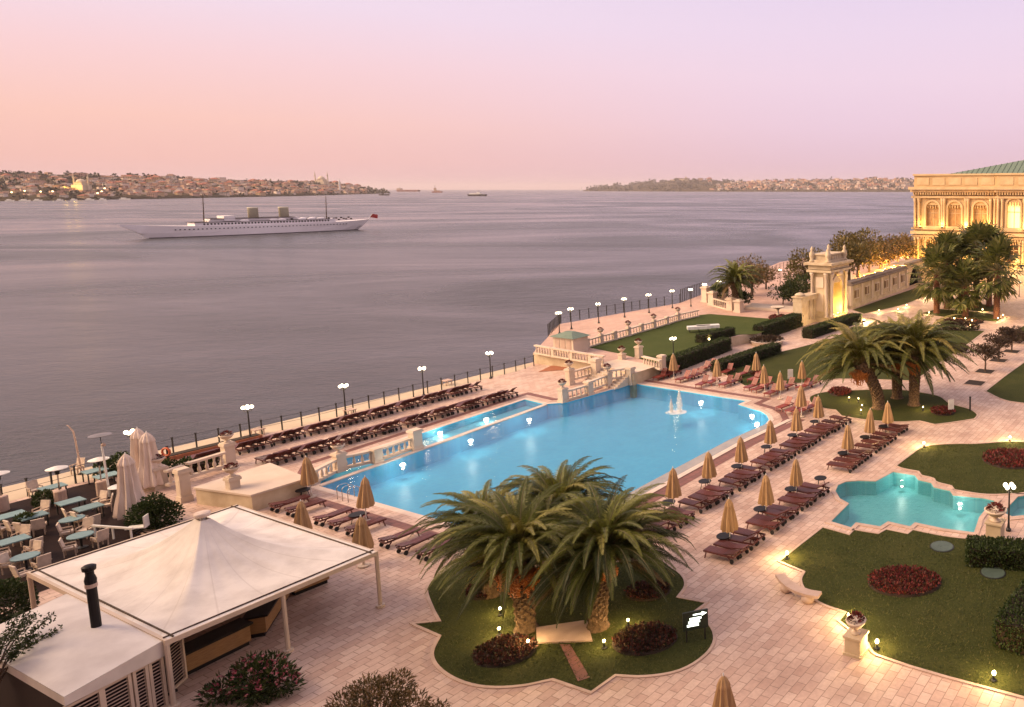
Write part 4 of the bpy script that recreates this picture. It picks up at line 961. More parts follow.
# small trees in square grates along the side path
for i, (x, y, h) in enumerate([(985,371.5,2.9),(998.5,360.5,3.0),(1011.5,351.5,3.0),(975,383,2.4)]):
    p = at(x,y); t = thing('tree_grate', 'square dark planting grate in the side path, %s from the forecourt' % nth([2,1,0,3][i]), 'tree grate', (p.x,p.y,0), A, 'tree grates in the side path')
    MB().box((0,0,.012),(1.9,1.9,.02)).build('soil', M['soil'], t); MB().box((0,.98,.02),(2.06,.1,.05)).box((0,-.98,.02),(2.06,.1,.05)).box((.98,0,.02),(.1,1.86,.05)).box((-.98,0,.02),(.1,1.86,.05)).build('frame', M['pinkstone'], t)
    if i == 3: continue
    r_ = random.Random(140+i); bl = [((r_.uniform(-1.3,1.3), r_.uniform(-1.0,1.0), h*r_.uniform(.68,.9)), r_.uniform(.6,.95), .5) for _ in range(9)]
    tree('small purple brown umbrella shaped tree in a path grate, %s from the forecourt' % nth([2,1,0][i]), (p.x,p.y,0), h, bl, 2000, .24, .11, 'purple_leaf', 150+i, 'small trees along the side path')
bush('purple_shrub', 'purple brown shrub at the kerb before the fan palms', 'shrub', at(958,330), [((0,0,.7),.9,.7),((1.3,0,.6),.9,.7),((-1.4,.2,.6),.9,.7),((2.3,-.1,.5),.7,.7)], 2400, .28, .13, 'purple_leaf', 160)
bush('purple_shrub', 'purple brown shrub at the far end of the side path trees', 'shrub', at(1019,343), [((0,0,.9),1.1,.6),((1.6,0,.9),1.1,.6),((-1.3,.2,.8),.9,.6)], 2000, .28, .13, 'purple_leaf', 161)
bush('purple_shrub', 'dark shrub on the middle lawn between far palms and side path', 'shrub', at(962,352), [((0,0,.5),.7,.7),((-1.0,0,.4),.6,.7)], 1000, .26, .12, 'purple_leaf', 162)
# hedges
def hedge(p0, p1, z, w, h, label, seed, n=None, L=.16):
    d = p1-p0; Lh = Vector((d.x,d.y,0)).length; a = math.atan2(d.y,d.x); r_ = random.Random(seed)
    t = thing('hedge', label, 'hedge', (p0.x,p0.y,z), a)
    core = MB().box((Lh/2,0,h/2-.03),(Lh-.12,w-.12,h-.06)).build('stem', M['soil'], t)
    b = MB(); ar = 2*Lh*h+Lh*w+2*w*h; n = n or int(min(9000, ar*130))
    for k in range(n):
        q = r_.random()*ar
        if q < 2*Lh*h: p = Vector((r_.random()*Lh, (w/2)*(1 if r_.random() < .5 else -1), r_.random()*h)); nn = Vector((0, 1 if p.y > 0 else -1, .3))
        elif q < 2*Lh*h+Lh*w: p = Vector((r_.random()*Lh, (r_.random()-.5)*w, h)); nn = Vector((0,0,1))
        else: sx = r_.random() < .5; p = Vector((Lh if sx else 0, (r_.random()-.5)*w, r_.random()*h)); nn = Vector((1 if sx else -1, 0, .3))
        p += rdir(r_)*.05; b.leaf(p, (nn+rdir(r_)*1.1).normalized(), rdir(r_), L*r_.uniform(.6,1.2), L*.6)
    b.build('foliage', M['hedge'], t); return t
hedge(at(664,374.5), at(727,350), 0, 1.3, 1.6, 'long clipped hedge along the upper lawn edge above the red loungers', 1)
hedge(at(699,343,PZ), at(732,335,PZ), PZ, 1.2, 1.0, 'short clipped hedge on the upper lawn behind the long one', 2)
hedge(at(758,340), at(798,326), 0, 1.6, 1.9, 'clipped hedge from the flower tub to the gate wing wall', 3)
hedge(at(716,373), at(777,352.5), 0, 1.3, 1.2, 'long clipped hedge beside the path, behind the tan parasols', 4)
hedge(at(719,368), at(765,351), 0, .9, .7, 'low reddish clipped hedge along the inner path edge', 8)
hedge(at(807,338.5), at(857,322), 0, 1.6, 1.3, 'clipped hedge before the foot of the tall gate', 5)
hedge(at(968,560), at(1050,566), 0, 1.5, 1.0, 'dark clipped hedge under the corner pool terrace', 6, 6000)
hedge(at(1018,655), at(1064,585), 0, 2.2, 1.3, 'thick clipped hedge at the edge of the pool lawn', 7, 9000, .14)
# flower beds
def bed(px, py, rx, ry, label, seed, m='flower_bed', n=1500, h=.3, z=.02, L=.15):
    c = at(px,py,z); k = (at(px+rx,py,z)-c).length; yy = (at(px,py-ry,z)-at(px,py+ry,z)).length/2; r_ = random.Random(seed)
    t = thing('flower_bed', label, 'flower bed', (c.x,c.y,z))
    MB().lathe([(1.0,0),(.97,h*.3),(.7,h*.45),(.05,h*.6)], 32, sx=k, sy=yy).build('soil', M['soil'], t)
    b = MB()
    for j in range(n):
        a = r_.random()*6.283; q = r_.random()**.5*.97; p = Vector((math.cos(a)*q*k, math.sin(a)*q*yy, h*(.62-.3*q*q)))
        b.leaf(p, (Vector((0,0,.9))+rdir(r_)).normalized(), rdir(r_), L*r_.uniform(.6,1.4), L*.6)
    b.build('flowers', M[m], t)
bed(505,652,30,14,'oval dark red flower bed on the palm lawn, nearest the camera',1)
bed(645,640,32,15,'oval dark red flower bed on the palm lawn beside the lit sign',2)
bed(487,590,19,9,'round flower bed on the palm lawn behind the fruiting palm',3)
bed(648,592,22,9,'round flower bed on the palm lawn beneath the drooping fronds',13)
bed(904.5,582,37,15,'large oval red flower bed in the middle of the pool lawn',4,'flower_red',2600)
bed(1011,459.5,29,9.5,'large oval red flower bed on the lawn beside the small pool',5,'flower_red',2000,L=.2)
bed(840,392.5,11,4,'red flower patch in the far palm bed near the loungers',6,'flower_red',700,L=.25)
bed(943,412,12,4,'red flower patch in the far palm bed by the white sign',7,'flower_red',700,L=.25)
bed(778,318,9,2.2,'round red flower bed under the stone birdbath on the lawn corner',8,'flower_red',500,z=PZ+.02,L=.3)
bed(960,322,24,2.6,'long reddish bed at the feet of the fan palms',9,'flower_bed',1200,L=.3)
bed(757,375,6,1.2,'thin reddish bed behind the red loungers on the lawn',10,'flower_red',300,L=.25)
# flower tub on the path and birdbath
p = at(767,344); t = thing('flower_tub', 'wide round pale flower tub standing on the path crossing', 'planter', p)
MB().lathe([(1.9,0),(2.1,.45),(2.2,.55),(1.9,.55),(1.8,.4)], 28).build('tub', M['stone_light'], t)
cloud(MB(), [((0,0,.5),1.4,.4),((.9,.2,.5),1.2,.4),((-.9,-.1,.5),1.2,.4)], 1800, .28, .14, random.Random(9)).build('flowers', M['purple_leaf'], t)
p = at(778,317.5,PZ); t = thing('stone_birdbath', 'stone birdbath on a stem standing in the round red bed', 'birdbath', p)
MB().lathe([(.5,0),(.5,.12),(.2,.25),(.16,1.1),(.3,1.3)], 12).build('stem', M['stone_light'], t, True); MB().lathe([(.3,1.3),(1.0,1.55),(1.05,1.65),(.85,1.62),(.1,1.5)], 20).build('bowl', M['stone_light'], t, True)
# long tables under white cloths on the upper lawn
for i, (x, y) in enumerate([(699,332),(708,331)]):
    t = thing('cloth_table', ['long table under a white cloth on the upper lawn','second long table with white cloth beyond the first one'][i], 'table', at(x,y,PZ), R(20))
    MB().box((0,0,.80),(3.0,1.0,.06)).box((0,-.5,.62),(3.0,.03,.36)).box((0,.5,.62),(3.0,.03,.36)).box((1.5,0,.62),(.03,.97,.36)).box((-1.5,0,.62),(.03,.97,.36)).build('cloth', M['white'], t)
    for sx in (-1.2,1.2):
        for sy in (-.38,.38): MB().box((sx,sy,.38),(.07,.07,.76)).build('leg', M['iron'], t)
# ================================================================== TENT, SERVICE HUT, RESTAURANT
cL, cB, cR, cF = at(29,572,2.8), at(236,505,2.8), at(376,551.5,2.8), at(166,640,2.8)
t = thing('tent_canopy', 'large white peaked tent canopy on slim cream posts over the bar', 'tent', (0,0,0))
apx = (cL+cB+cR+cF)/4; ap = Vector((apx.x, apx.y, 2.8))
for _ in range(400):
    if to_px(ap)[1] > 513: ap.z += .02
b = MB(); cor = [cF, cR, cB, cL]; n = 28; ring_pts = []
K = 14
def edge_pt(u):
    i = int(u) % 4; f = u-int(u); p = cor[i].lerp(cor[(i+1)%4], f); return p
rings = []
for k in range(K+1):
    f = k/K; row = []
    for j in range(4*n):
        e = edge_pt(j/n); c0 = ap.copy(); q = c0.lerp(e, .045+.955*f)
        s_ = .045+.955*f
        prof = (1-s_)**3.1*.83+(1-s_)*.17
        q.z = 2.8+(ap.z-2.8)*prof - .10*math.sin(math.pi*min(1,s_))*abs(math.sin(math.pi*(j % n)/n))*1.2 + .03*math.sin(2*math.pi*j/n*6)*(1-f)*f*2
        row.append(q)
    rings.append(row)
vs = [q for row in rings for q in row]; m4 = 4*n
fs = [(k*m4+j, (k+1)*m4+j, (k+1)*m4+(j+1)%m4, k*m4+(j+1)%m4) for k in range(K) for j in range(m4)]
b.add(vs, fs)
def tentmat():
    m, nt, b = newmat('tent_membrane'); g = N(nt, 'ShaderNodeNewGeometry'); vec = coord(nt, 'world')
    col = ramp_of(nt, noise_n(nt, vec, .7, 5, .6), [(.3, (.56,.50,.45)), (.6, (.73,.67,.61))])
    # welded seams radiating from the mast ring
    sx = N(nt, 'ShaderNodeVectorMath', operation='SUBTRACT'); sx.inputs[1].default_value = ap; nt.links.new(g.outputs['Position'], sx.inputs[0])
    sep = N(nt, 'ShaderNodeSeparateXYZ'); nt.links.new(sx.outputs[0], sep.inputs[0])
    an = N(nt, 'ShaderNodeMath', operation='ARCTAN2'); nt.links.new(sep.outputs[1], an.inputs[0]); nt.links.new(sep.outputs[0], an.inputs[1])
    ml = N(nt, 'ShaderNodeMath', operation='MULTIPLY'); ml.inputs[1].default_value = 24/(2*math.pi); nt.links.new(an.outputs[0], ml.inputs[0])
    fr = N(nt, 'ShaderNodeMath', operation='FRACT'); nt.links.new(ml.outputs[0], fr.inputs[0])
    c = mixc(nt, ramp_of(nt, fr.outputs[0], [(0, (.0,.0,.0)), (.93, (0,0,0)), (.97, (.35,.35,.35)), (1, (.0,.0,.0))]), col, (.40,.34,.29))
    nt.links.new(c, b.inputs['Base Color']); b.inputs['Roughness'].default_value = .65; b.inputs['Specular IOR Level'].default_value = .2; return m
M['tent'] = tentmat()
o = b.build('membrane', M['tent'], t, True)
MB().lathe([(.29,-.15),(.31,.0),(.28,.03),(.1,.05)], 22, (ap.x, ap.y, ap.z-.02)).build('mast_cap', M['white_canvas'], t, True)
b = MB(); bd = MB()
for i in range(4):
    a, c = cor[i], cor[(i+1)%4]; dz = Vector((0,0,-.1)); e = (c-a).normalized()*.06; b.bar(a+dz-e, c+dz+e, .12, .2+.004*i)
    ce = (a+c)/2; inn = (apx-ce).normalized()*.22; bd.bar(a+inn+Vector((0,0,.03)), c+inn+Vector((0,0,.03)), .05, .05+.003*i)
b.build('edge_beam', M['stone_light'], t); bd.build('gutter', M['bark2'], t)
for p in cor+[(cF+cR)/2, (cL+cB)/2, (cB+cR)/2]:
    g = Vector((p.x, p.y, 0)); MB().tube([g, g+Vector((0,0,2.6))], .085, 8).tube([g+Vector((0,0,.0)), g+Vector((0,0,.12))], .2, 8).build('post', M['stone_light'], t)
mp = MB().tube([(ap.x,ap.y,0),(ap.x,ap.y,ap.z-.1)], .1, 8).build('mast', M['white'], t)
# bar under the tent
def counter(p0, p1, w, label, h=1.05):
    d = p1-p0; L = d.length; a = math.atan2(d.y,d.x); t = thing('bar_counter', label, 'bar counter', (p0.x,p0.y,0), a, 'bar counters under the tent')
    MB().box((L/2,0,.1),(L-.1,w-.16,.2)).build('plinth', M['black'], t); MB().box((L/2,0,.58),(L,w,.76)).build('front', mat('oak_front', (.34,.19,.08), (.24,.13,.055), rough=.6, scale=3, stretch=(1,1,8)), t)
    MB().box((L/2,0,h-.05),(L+.16,w+.24,.09)).build('countertop', M['black'], t); return t
k0, k1, k2, k3 = at(187,684), at(258,648), at(286,602), at(332,583)
counter(k0+V*-.9, k1+V*-.9, .7, 'long oak fronted bar counter under the tent, the section nearest the hut')
counter(k1+V*-.9+U*.4, k2+V*-.4, .7, 'slanting oak fronted bar counter under the tent, the middle section')
counter(k2+V*-.5+U*.5, k3+V*-.5, .7, 'oak fronted bar counter under the tent, the section nearest the pool')
t = thing('bar_backboard', 'dark wooden back cabinet standing behind the bar counters', 'cabinet', (lambda q: (q.x,q.y,0))((k0+k2)/2+V*-3.4), A)
MB().box((0,0,1.0),(7.5,.6,2.0)).build('carcass', M['darkwood'], t)
for k in range(5): MB().box((-3.0+1.5*k,-.32,1.0),(1.36,.05,1.8)).build('door', M['wood'], t)
# service hut
M['hutroof'] = mat('hut_membrane', (.66,.60,.55), (.54,.48,.44), rough=.6, scale=.8, space='world')
hA, hB, hC, hD = at(68,593,2.75), at(163,640.5,2.75), at(64,697,2.55), at(-34,640,2.55)
t = thing('service_hut', 'white roofed service hut with dark louvred walls beside the tent', 'hut', (0,0,0))
def rise(p): return p
b = MB(); gn = 10; vs = []; fs = []
for i in range(gn+1):
    for j in range(gn+1):
        u, v = i/gn, j/gn; p = (hA.lerp(hB,u)).lerp(hD.lerp(hC,u), v); p = p.copy(); p.z += .28*math.sin(math.pi*u)*math.sin(math.pi*v)**.7; vs.append(p)
fs = [(i*(gn+1)+j, i*(gn+1)+j+1, (i+1)*(gn+1)+j+1, (i+1)*(gn+1)+j) for i in range(gn) for j in range(gn)]
b.add(vs, fs); b.build('roof', M['hutroof'], t, True)
b = MB(); q = [hA,hB,hC,hD]; cc = (hA+hB+hC+hD)/4
for i in range(4):
    a, c = q[i], q[(i+1)%4]; dz = [.62,.62,.42,.35][i]; a2 = a+(a-cc)*.004; c2 = c+(c-cc)*.004
    d0 = .62 if i in (1,) else .34; d1 = .34
    b.add([a2, c2, c2-Vector((0,0,d1)), a2-Vector((0,0,d0))], [(0,1,2,3)])
b.build('valance', M['hutroof'], t)
def louvre(parent, p0, p1, z0, z1, n, name='louvre_panel', fr=True):
    d = p1-p0; L = Vector((d.x,d.y,0)).length; a = math.atan2(d.y,d.x); b = MB(); Q = Matrix.Rotation(a,3,'Z')
    for k in range(n):
        z = z0+(z1-z0)*(k+.5)/n; c = Vector((p0.x,p0.y,0))+Q@Vector((L/2,0,z)); b.box(c, (L-.12,.03,(z1-z0)/n*.5), M=Q@Matrix.Rotation(.9,3,'X'))
    o = b.build(name, M['stone_light'] if fr == 'pale' else M['pinkstone'], parent); f = MB()
    for s_ in (0,1): f.box(Vector((p0.x,p0.y,0))+Q@Vector((L*s_,0,(z0+z1)/2)), (.1,.1,z1-z0+.1), a)
    for z in (z0,z1): f.box(Vector((p0.x,p0.y,0))+Q@Vector((L/2,0,z)), (L+.09,.09,.09), a)
    f.build('frame', M['stone_light'], o); bk = MB(); bk.box(Vector((p0.x,p0.y,0))+Q@Vector((L/2,.09,(z0+z1)/2)), (L,.03,z1-z0), a); bk.build('backing', M['black'], o)
g0, g1 = Vector((hC.x,hC.y,0)), Vector((hB.x,hB.y,0))
ofs = (g0.lerp(g1,.5)-cc).normalized()*-.12; ofs.z = 0
g0 += ofs; g1 += ofs
cuts = [0,.33,.345,.62,.66,.80,.83,.97]
for i in range(4): louvre(t, g0.lerp(g1,cuts[2*i]+.01), g0.lerp(g1,cuts[2*i+1]), .08, [2.1,2.1,2.1,2.1][i], 15)
gD = Vector((hD.x,hD.y,0)); e0 = gD.lerp(g0,.06); 
MB().prism([gD.lerp(g0,.02), g0+(gD-g0).normalized()*.05, g0+(gD-g0).normalized()*.05+(g1-g0).normalized()*.12, gD+(g1-g0).normalized()*.12], 0, 2.2).build('side_wall', M['darkwood'], t)
hAg = Vector((hA.x,hA.y,0)); MB().prism([hAg, gD, gD+(g1-g0).normalized()*.12, hAg+(g0-g1).normalized()*.0+(gD-hAg).normalized()*.1+(g1-g0).normalized()*.12], 0, 2.25).build('back_wall', M['darkwood'], t)
MB().box(((hA+hC)/2).to_tuple()[:2]+(1.2,), (1.5,1.2,2.3), A).build('cabinet', M['darkwood'], t)
t = thing('louvre_screen', 'free standing louvred screen panel at the hut corner by the bar', 'screen', (0,0,0)); louvre(t, at(171,694)+Vector((0,0,0)), at(186,680), .1, 2.0, 14)
MB().box(tuple(at(171,694))[:2]+(.05,), (.4,.1,.1), A).build('foot', M['iron'], t)
fp = at(97,630,2.75); fp.z = 2.8
t = thing('chimney_flue', 'tall black chimney flue with a pale collar rising from the hut roof', 'chimney', fp)
MB().tube([(0,0,-.1),(0,0,1.75)], .155, 14).build('pipe', M['black'], t, False); MB().tube([(0,0,1.75),(0,0,1.9)], .185, 14).build('collar', M['pinkstone'], t)
MB().lathe([(.17,1.9),(.185,2.05),(.15,2.2),(.13,2.25),(.13,2.4),(.2,2.44),(.215,2.6),(.14,2.65),(.04,2.67)], 14).build('cowl', M['black'], t)
# restaurant tables, chairs, parasols and heaters
def rest_chair():
    t = thing('deck_chair', 'chair', 'chair')
    MB().box((0,0,.42),(.52,.52,.07)).build('seat', M['rattan'], t); MB().box((0,0,.485),(.48,.48,.06)).build('cushion', M['cushion'], t)
    MB().box((-.27,0,.74),(.06,.54,.62), M=Matrix.Rotation(R(-12),3,'Y')).build('backrest', M['cushion'], t)
    for sy in (-.29,.29): MB().box((-.02,sy,.64),(.46,.05,.05)).box((.2,sy,.53),(.05,.05,.2)).build('armrest', M['rattan'], t)
    for sx in (-.22,.22):
        for sy in (-.22,.22): MB().box((sx,sy,.2),(.05,.05,.4)).build('leg', M['rattan'], t)
    return t
CH = Kind(rest_chair())
def rtable(round_, w, d):
    t = thing('dining_table', 'table', 'table')
    if round_: MB().lathe([(w/2,.70),(w/2,.75),(w/2-.05,.76)], 24).build('tabletop', M['teal'], t); MB().lathe([(.3,0),(.3,.04),(.06,.08),(.06,.7)], 12).build('pedestal', M['iron'], t)
    else:
        MB().box((0,0,.73),(w,d,.06)).build('tabletop', M['teal'], t)
        for sx in (-1,1):
            for sy in (-1,1): MB().box((sx*(w/2-.1),sy*(d/2-.1),.35),(.07,.07,.7)).build('leg', M['iron'], t)
    return t
TR, TS = Kind(rtable(True,1.25,0)), Kind(rtable(False,1.3,1.15))
tabs = [('s',108,486,'beside the corner bush'),('s',96,481,'by the bent pole at the quay railing'),('s',54,498,'alone by the quay railing'),('s',72,513,'in the middle of the deck, farther half of a pair'),('s',90,519,'in the middle of the deck, nearer half of a pair'),('s',13,527,'at the deck edge, farther half of a pair'),('s',34,528,'at the deck edge, nearer half of a pair'),('s',15,553,'alone between the paired tables and the clipped bush'),('r',73.5,531,'behind the other round table by the tent'),('r',82,548,'closest to the tent edge'),('r',27,570,'closest to the clipped bush')]
chs = []
for k, x, y, l in tabs:
    p = at(x,y)+Vector((0,0,.03)); (TR if k == 'r' else TS).put(p, A+(.0 if k == 's' else .3), ('round' if k == 'r' else 'square')+' teal table, '+l, 'teal tables on the restaurant deck', (.88,.88,1))
for x, y, ang, l in [(42,519,-90,'behind the paired tables at the deck edge'),(100,509,-100,'at the far side of the middle table pair'),(107,512,-135,'at the outer end of the middle table pair'),(73,524,60,'before the farther middle table'),(82,527,70,'before the nearer middle table'),(93,532,165,'beside the farther round table'),(68,540,40,'before the farther round table'),(86,538,-80,'between the two round tables'),(101,547,165,'beside the nearer round table'),(71,556,40,'before the nearer round table'),(16,536,70,'before the table pair, first'),(26,538,80,'before the table pair, second'),(40,535,135,'at the end of the table pair'),(2,537,10,'at the frame end of the table pair'),(22,545,-90,'behind the lone square table'),(35,556,165,'beside the lone square table'),(5,562,50,'before the lone square table'),(33,562,-100,'behind the round table by the clipped bush'),(43,573,160,'beside the round table by the clipped bush'),(12,573,10,'on the far side of the round table by the bush'),(24,583,70,'before the round table by the clipped bush'),(78,474,-90,'by the quay railing next to the bent pole'),(36,497,-20,'beside the lone table at the railing')]:
    CH.put(at(x,y)+Vector((0,0,.03)), R(ang), 'cream cushioned rattan chair '+l, 'cream chairs on the restaurant deck')
WP = Kind(parasol('parasol', 4.1, .84, M['white_canvas'], 20, .35))
for i, (x, y, l) in enumerate([(133,520,'closest to the tent, in front of the bush'),(144,486,'at the back, half hidden by its neighbour'),(153,489,'beside the urn pillar, in front of its neighbour')]):
    WP.put(at(x,y), rng.uniform(0,6), 'tall closed white striped parasol '+l, 'tall white closed parasols', scale=(1,1,1.02-.03*i))
def heater():
    t = thing('patio_heater', 'heater', 'patio heater')
    MB().lathe([(.3,0),(.3,.9),(.26,.95)], 12).build('base', M['pinkstone'], t); MB().tube([(0,0,.95),(0,0,2.15)], .04, 8).build('pole', M['steel'], t)
    MB().lathe([(.1,2.0),(.13,2.25),(.1,2.4)], 10).build('burner', M['iron'], t); MB().lathe([(.5,2.36),(.52,2.40),(.3,2.48),(.05,2.55)], 20).build('reflector', M['white'], t); return t
HE = Kind(heater())
for x, y, l in [(3,511,'at the edge of the frame by the railing'),(61.5,505,'behind the lone railing table'),(103,495,'beside the white pole with the corner bush')]:
    HE.put(at(x,y)+Vector((0,0,.03)), 0, 'mushroom patio heater with white disc top '+l, 'mushroom heaters on the deck')
M['slate_glass'] = mat('clear_disc', (.16,.14,.14), rough=.3)
t = thing('bent_pole', 'thin pale pole with a bent tip at the quay railing', 'pole', at(82,474)); MB().tube([(0,0,0),(-.15,0,2.4),(-.22,0,3.1),(-.5,0,3.5),(-.62,0,3.55)], [.06,.05,.045,.04,.03], 8).build('mast', M['pinkstone'], t); MB().lathe([(.22,0),(.22,.05),(.07,.1)], 10).build('base', M['iron'], t)
t = thing('thin_lamp_post', 'thin white post with a wide clear disc lamp on the deck', 'lamp post', at(110,497)); MB().tube([(0,0,0),(-.1,0,3.2),(-.12,0,3.45)], [.06,.05,.05], 8).build('post', M['white'], t); MB().lathe([(.09,3.45),(.13,3.55),(.05,3.65)], 10).build('head', M['pinkstone'], t)
MB().lathe([(.55,4.25),(.57,4.28),(.25,4.33),(.05,4.35)], 20).build('disc', M['slate_glass'], t).location = (-.15,0,-.1); MB().tube([(-.12,0,3.4),(-.15,0,4.2)], .02, 6).build('rod', M['iron'], t)
t = thing('barrier_rail', 'low white barrier rail at the tent side of the deck', 'barrier', at(94,538)); d = at(134,541)-at(94,538); MB().bar(Vector((0,0,.75)), d+Vector((0,0,.75)), .1).build('rail', M['white'], t)
for f in (.05,.5,.95): MB().box(d*f+Vector((0,0,.36)), (.07,.07,.7)).build('post', M['white'], t)
t = thing('high_chair', 'white folding tray chair at the foot of the striped parasol', 'chair', at(138,536), R(20)); MB().box((0,0,.55),(.9,.5,.06)).build('seat', M['white'], t); MB().box((.45,0,.85),(.06,.5,.7)).build('backrest', M['white'], t)
for sx in (-.35,.35): MB().bar((sx,-.2,.52),(-sx,-.2,0),.05).bar((sx,.2,.52),(-sx,.2,0),.05).build('leg', M['iron'], t)
t = thing('white_table', 'small round white table beside the tall striped parasols', 'table', at(122,497)); MB().lathe([(.6,.72),(.62,.76),(.58,.78)], 20).build('tabletop', M['white'], t); MB().lathe([(.28,0),(.28,.05),(.05,.08),(.05,.72)], 10).build('pedestal', M['white'], t)
t = thing('lifebuoy_stand', 'orange lifebuoy hanging on a dark post at the quay railing', 'lifebuoy', at(169,466)); MB().box((0,0,.75),(.1,.1,1.5)).build('post', M['iron'], t)
b = MB(); b.tube([Vector((.28*math.cos(a*.5236), -.1, 1.1+.28*math.sin(a*.5236))) for a in range(13)], .075, 6, False); b.build('ring', mat('orange_buoy', (.6,.12,.04), rough=.5), t)
t = thing('dark_bench', 'small dark box bench at the start of the lounger rows', 'bench', at(204,470.5), A-R(60)); MB().box((0,0,.3),(1.5,.5,.6)).build('seat', M['darkwood'], t); MB().box((0,.27,.6),(1.5,.06,.5)).build('backrest', M['darkwood'], t)
t = thing('brick_planter', 'low orange brown planter strip on the quay behind the first lamp', 'planter', at(214,449), A-R(4)); MB().box((0,0,.16),(6.0,.9,.32)).build('box', M['terracotta'], t); MB().box((0,0,.34),(5.8,.7,.06)).build('soil', M['soil'], t)
for i, (x, y) in enumerate([(258,435),(350,415),(447,385)]):
    t = thing('quay_table', 'small pale table set on the quay strip, %s from the restaurant' % nth(i), 'table', at(x,y), A, 'small tables on the quay strip'); MB().box((0,0,.5),(.8,.8,.06)).build('tabletop', M['pinkstone'], t)
    for sx in (-.3,.3):
        for sy in (-.3,.3): MB().box((sx,sy,.24),(.06,.06,.48)).build('leg', M['pinkstone'], t)
# ================================================================== KIOSK, PIERS, GATE, WALLS, PALACE
kx = at(571,351,PZ); t = thing('garden_kiosk', 'small cream kiosk with a green roof behind the lawn terrace balustrade', 'kiosk', kx, A)
MB().box((0,0,.9),(2.2,3.2,1.8)).build('wall', M['stone_light'], t)
for sy in (-.9,0,.9): MB().box((-1.11,sy,.95),(.06,.7,1.3)).build('door', M['pinkstone'], t)
for sy in (-.7,.7): MB().box((1.11,sy,1.05),(.05,.9,.9)).build('window', M['black'], t)
b = MB(); b.add([(-1.4,-1.9,1.8),(1.4,-1.9,1.8),(1.4,1.9,1.8),(-1.4,1.9,1.8),(-.25,-.5,2.35),(.25,-.5,2.35),(.25,.5,2.35),(-.25,.5,2.35)], [(0,1,5,4),(1,2,6,5),(2,3,7,6),(3,0,4,7),(4,5,6,7),(3,2,1,0)])
M['copper'] = mat('green_copper', (.15,.20,.15), (.10,.14,.11), rough=.6, scale=1.2, stretch=(6,1,1)); b.build('roof', M['copper'], t)
for i, (x, y, h) in enumerate([(706,302,2.4),(712.5,305,2.0),(722,303.5,1.6),(731,310,1.7),(739,312,1.7)]):
    p = at(x,y,PZ); t = thing('gate_pier', 'cream pier of the promenade gate, %s from the sea railing' % nth(i), 'pillar', p, A, 'piers of the promenade gate')
    MB().box((0,0,.15),(1.3,1.3,.3)).build('plinth', M['stone_light'], t); MB().box((0,0,h/2),(1.05,1.05,h)).build('shaft', M['stone_light'], t); MB().box((0,0,h+.05),(1.35,1.35,.2)).box((0,0,h+.22),(.7,.7,.16)).build('cap', M['stone_light'], t)
balustrade(at(713,306,PZ), at(730,310.5,PZ), PZ, 'cream balustrade between the promenade gate piers under the palm', 1.3, .7)
struct(MB().prism(P2([(745,309),(800,313),(804,309),(752,305)],PZ), PZ, PZ+.35).build('promenade_steps', M['stone_light']))
# tall ornate gate
GF = at(829,322.5); GL, GW, GH = 5.4, 3.0, 9.4
t = thing('ornate_gate', 'tall ornate cream stone gate with a glowing yellow arched niche', 'gate', GF, A)
# local x along the wall (U), local y away from the camera (-V side); the niche faces -y
b = MB(); b.box((GL/2,GW/2,.35),(GL+.7,GW+.7,.7)); b.build('plinth', M['stone'], t)
b = MB(); b.box((.55,GW/2,.7+(GH-.7)/2),(1.1,GW,GH-.7)); b.box((GL-.55,GW/2,.7+(GH-.7)/2),(1.1,GW,GH-.7)); b.box((GL/2,GW*.72,.7+(GH-.7)/2),(GL-2.2,GW*.5,GH-.7))
b.box((GL/2,GW*.235,7.6),(GL-2.2,GW*.46,GH-5.8)); b.build('wall', M['stone'], t)
b = MB()
for k in range(9):
    a0, a1 = math.pi*k/9, math.pi*(k+1)/9; r0, r1 = 1.45, 1.85; cx_, cz_ = GL/2, 5.2
    pts = [(cx_+r*math.cos(a), cz_+1.0*r*math.sin(a)) for a in (a0,a1) for r in (r0,r1)]
    for yy in (-.14,): b.add([(pts[0][0],yy,pts[0][1]),(pts[1][0],yy,pts[1][1]),(pts[3][0],yy,pts[3][1]),(pts[2][0],yy,pts[2][1]),(pts[0][0],.3,pts[0][1]),(pts[1][0],.3,pts[1][1]),(pts[3][0],.3,pts[3][1]),(pts[2][0],.3,pts[2][1])], [(0,1,2,3),(0,3,7,4),(1,5,6,2),(4,7,6,5)])
b.build('arch', M['stone_light'], t)
for x in (.35, GL-.35):
    MB().lathe([(.36,.7),(.36,1.0),(.26,1.15),(.23,4.0),(.2,6.9),(.34,7.2),(.4,7.5)], 12, (x,-.3,0)).build('column', M['stone_light'], t, True)
for y in (.3, GW-.3):
    MB().lathe([(.36,.7),(.36,1.0),(.26,1.15),(.23,4.0),(.2,6.9),(.34,7.2),(.4,7.5)], 12, (-.3,y,0)).build('column', M['stone_light'], t, True)
MB().box((-.06,GW/2,2.9),(.14,1.3,2.6)).box((-.06,GW/2,6.0),(.14,1.3,1.6)).build('side_panel', M['stone_light'], t)
b = MB(); b.box((GL/2,GW/2-.1,7.75),(GL+1.3,GW+1.2,.35)); b.box((GL/2,GW/2-.1,8.3),(GL+.8,GW+.8,.6)); b.box((GL/2,GW/2-.1,8.85),(GL+1.9,GW+1.8,.35))
for k in range(12): b.box((-.3+(GL+.6)/11*k,-.72,8.58),(.22,.3,.2))
b.build('cornice', M['stone'], t)
b = MB(); b.box((GL/2,GW/2,9.6),(GL-.6,GW-.6,1.1)); b.box((GL/2,GW/2,10.2),(GL-.2,GW-.2,.2))
for k in range(6): b.box((.8+(GL-1.6)/5*k,.25,9.6),(.16,.12,.8))
b.build('attic', M['stone'], t)
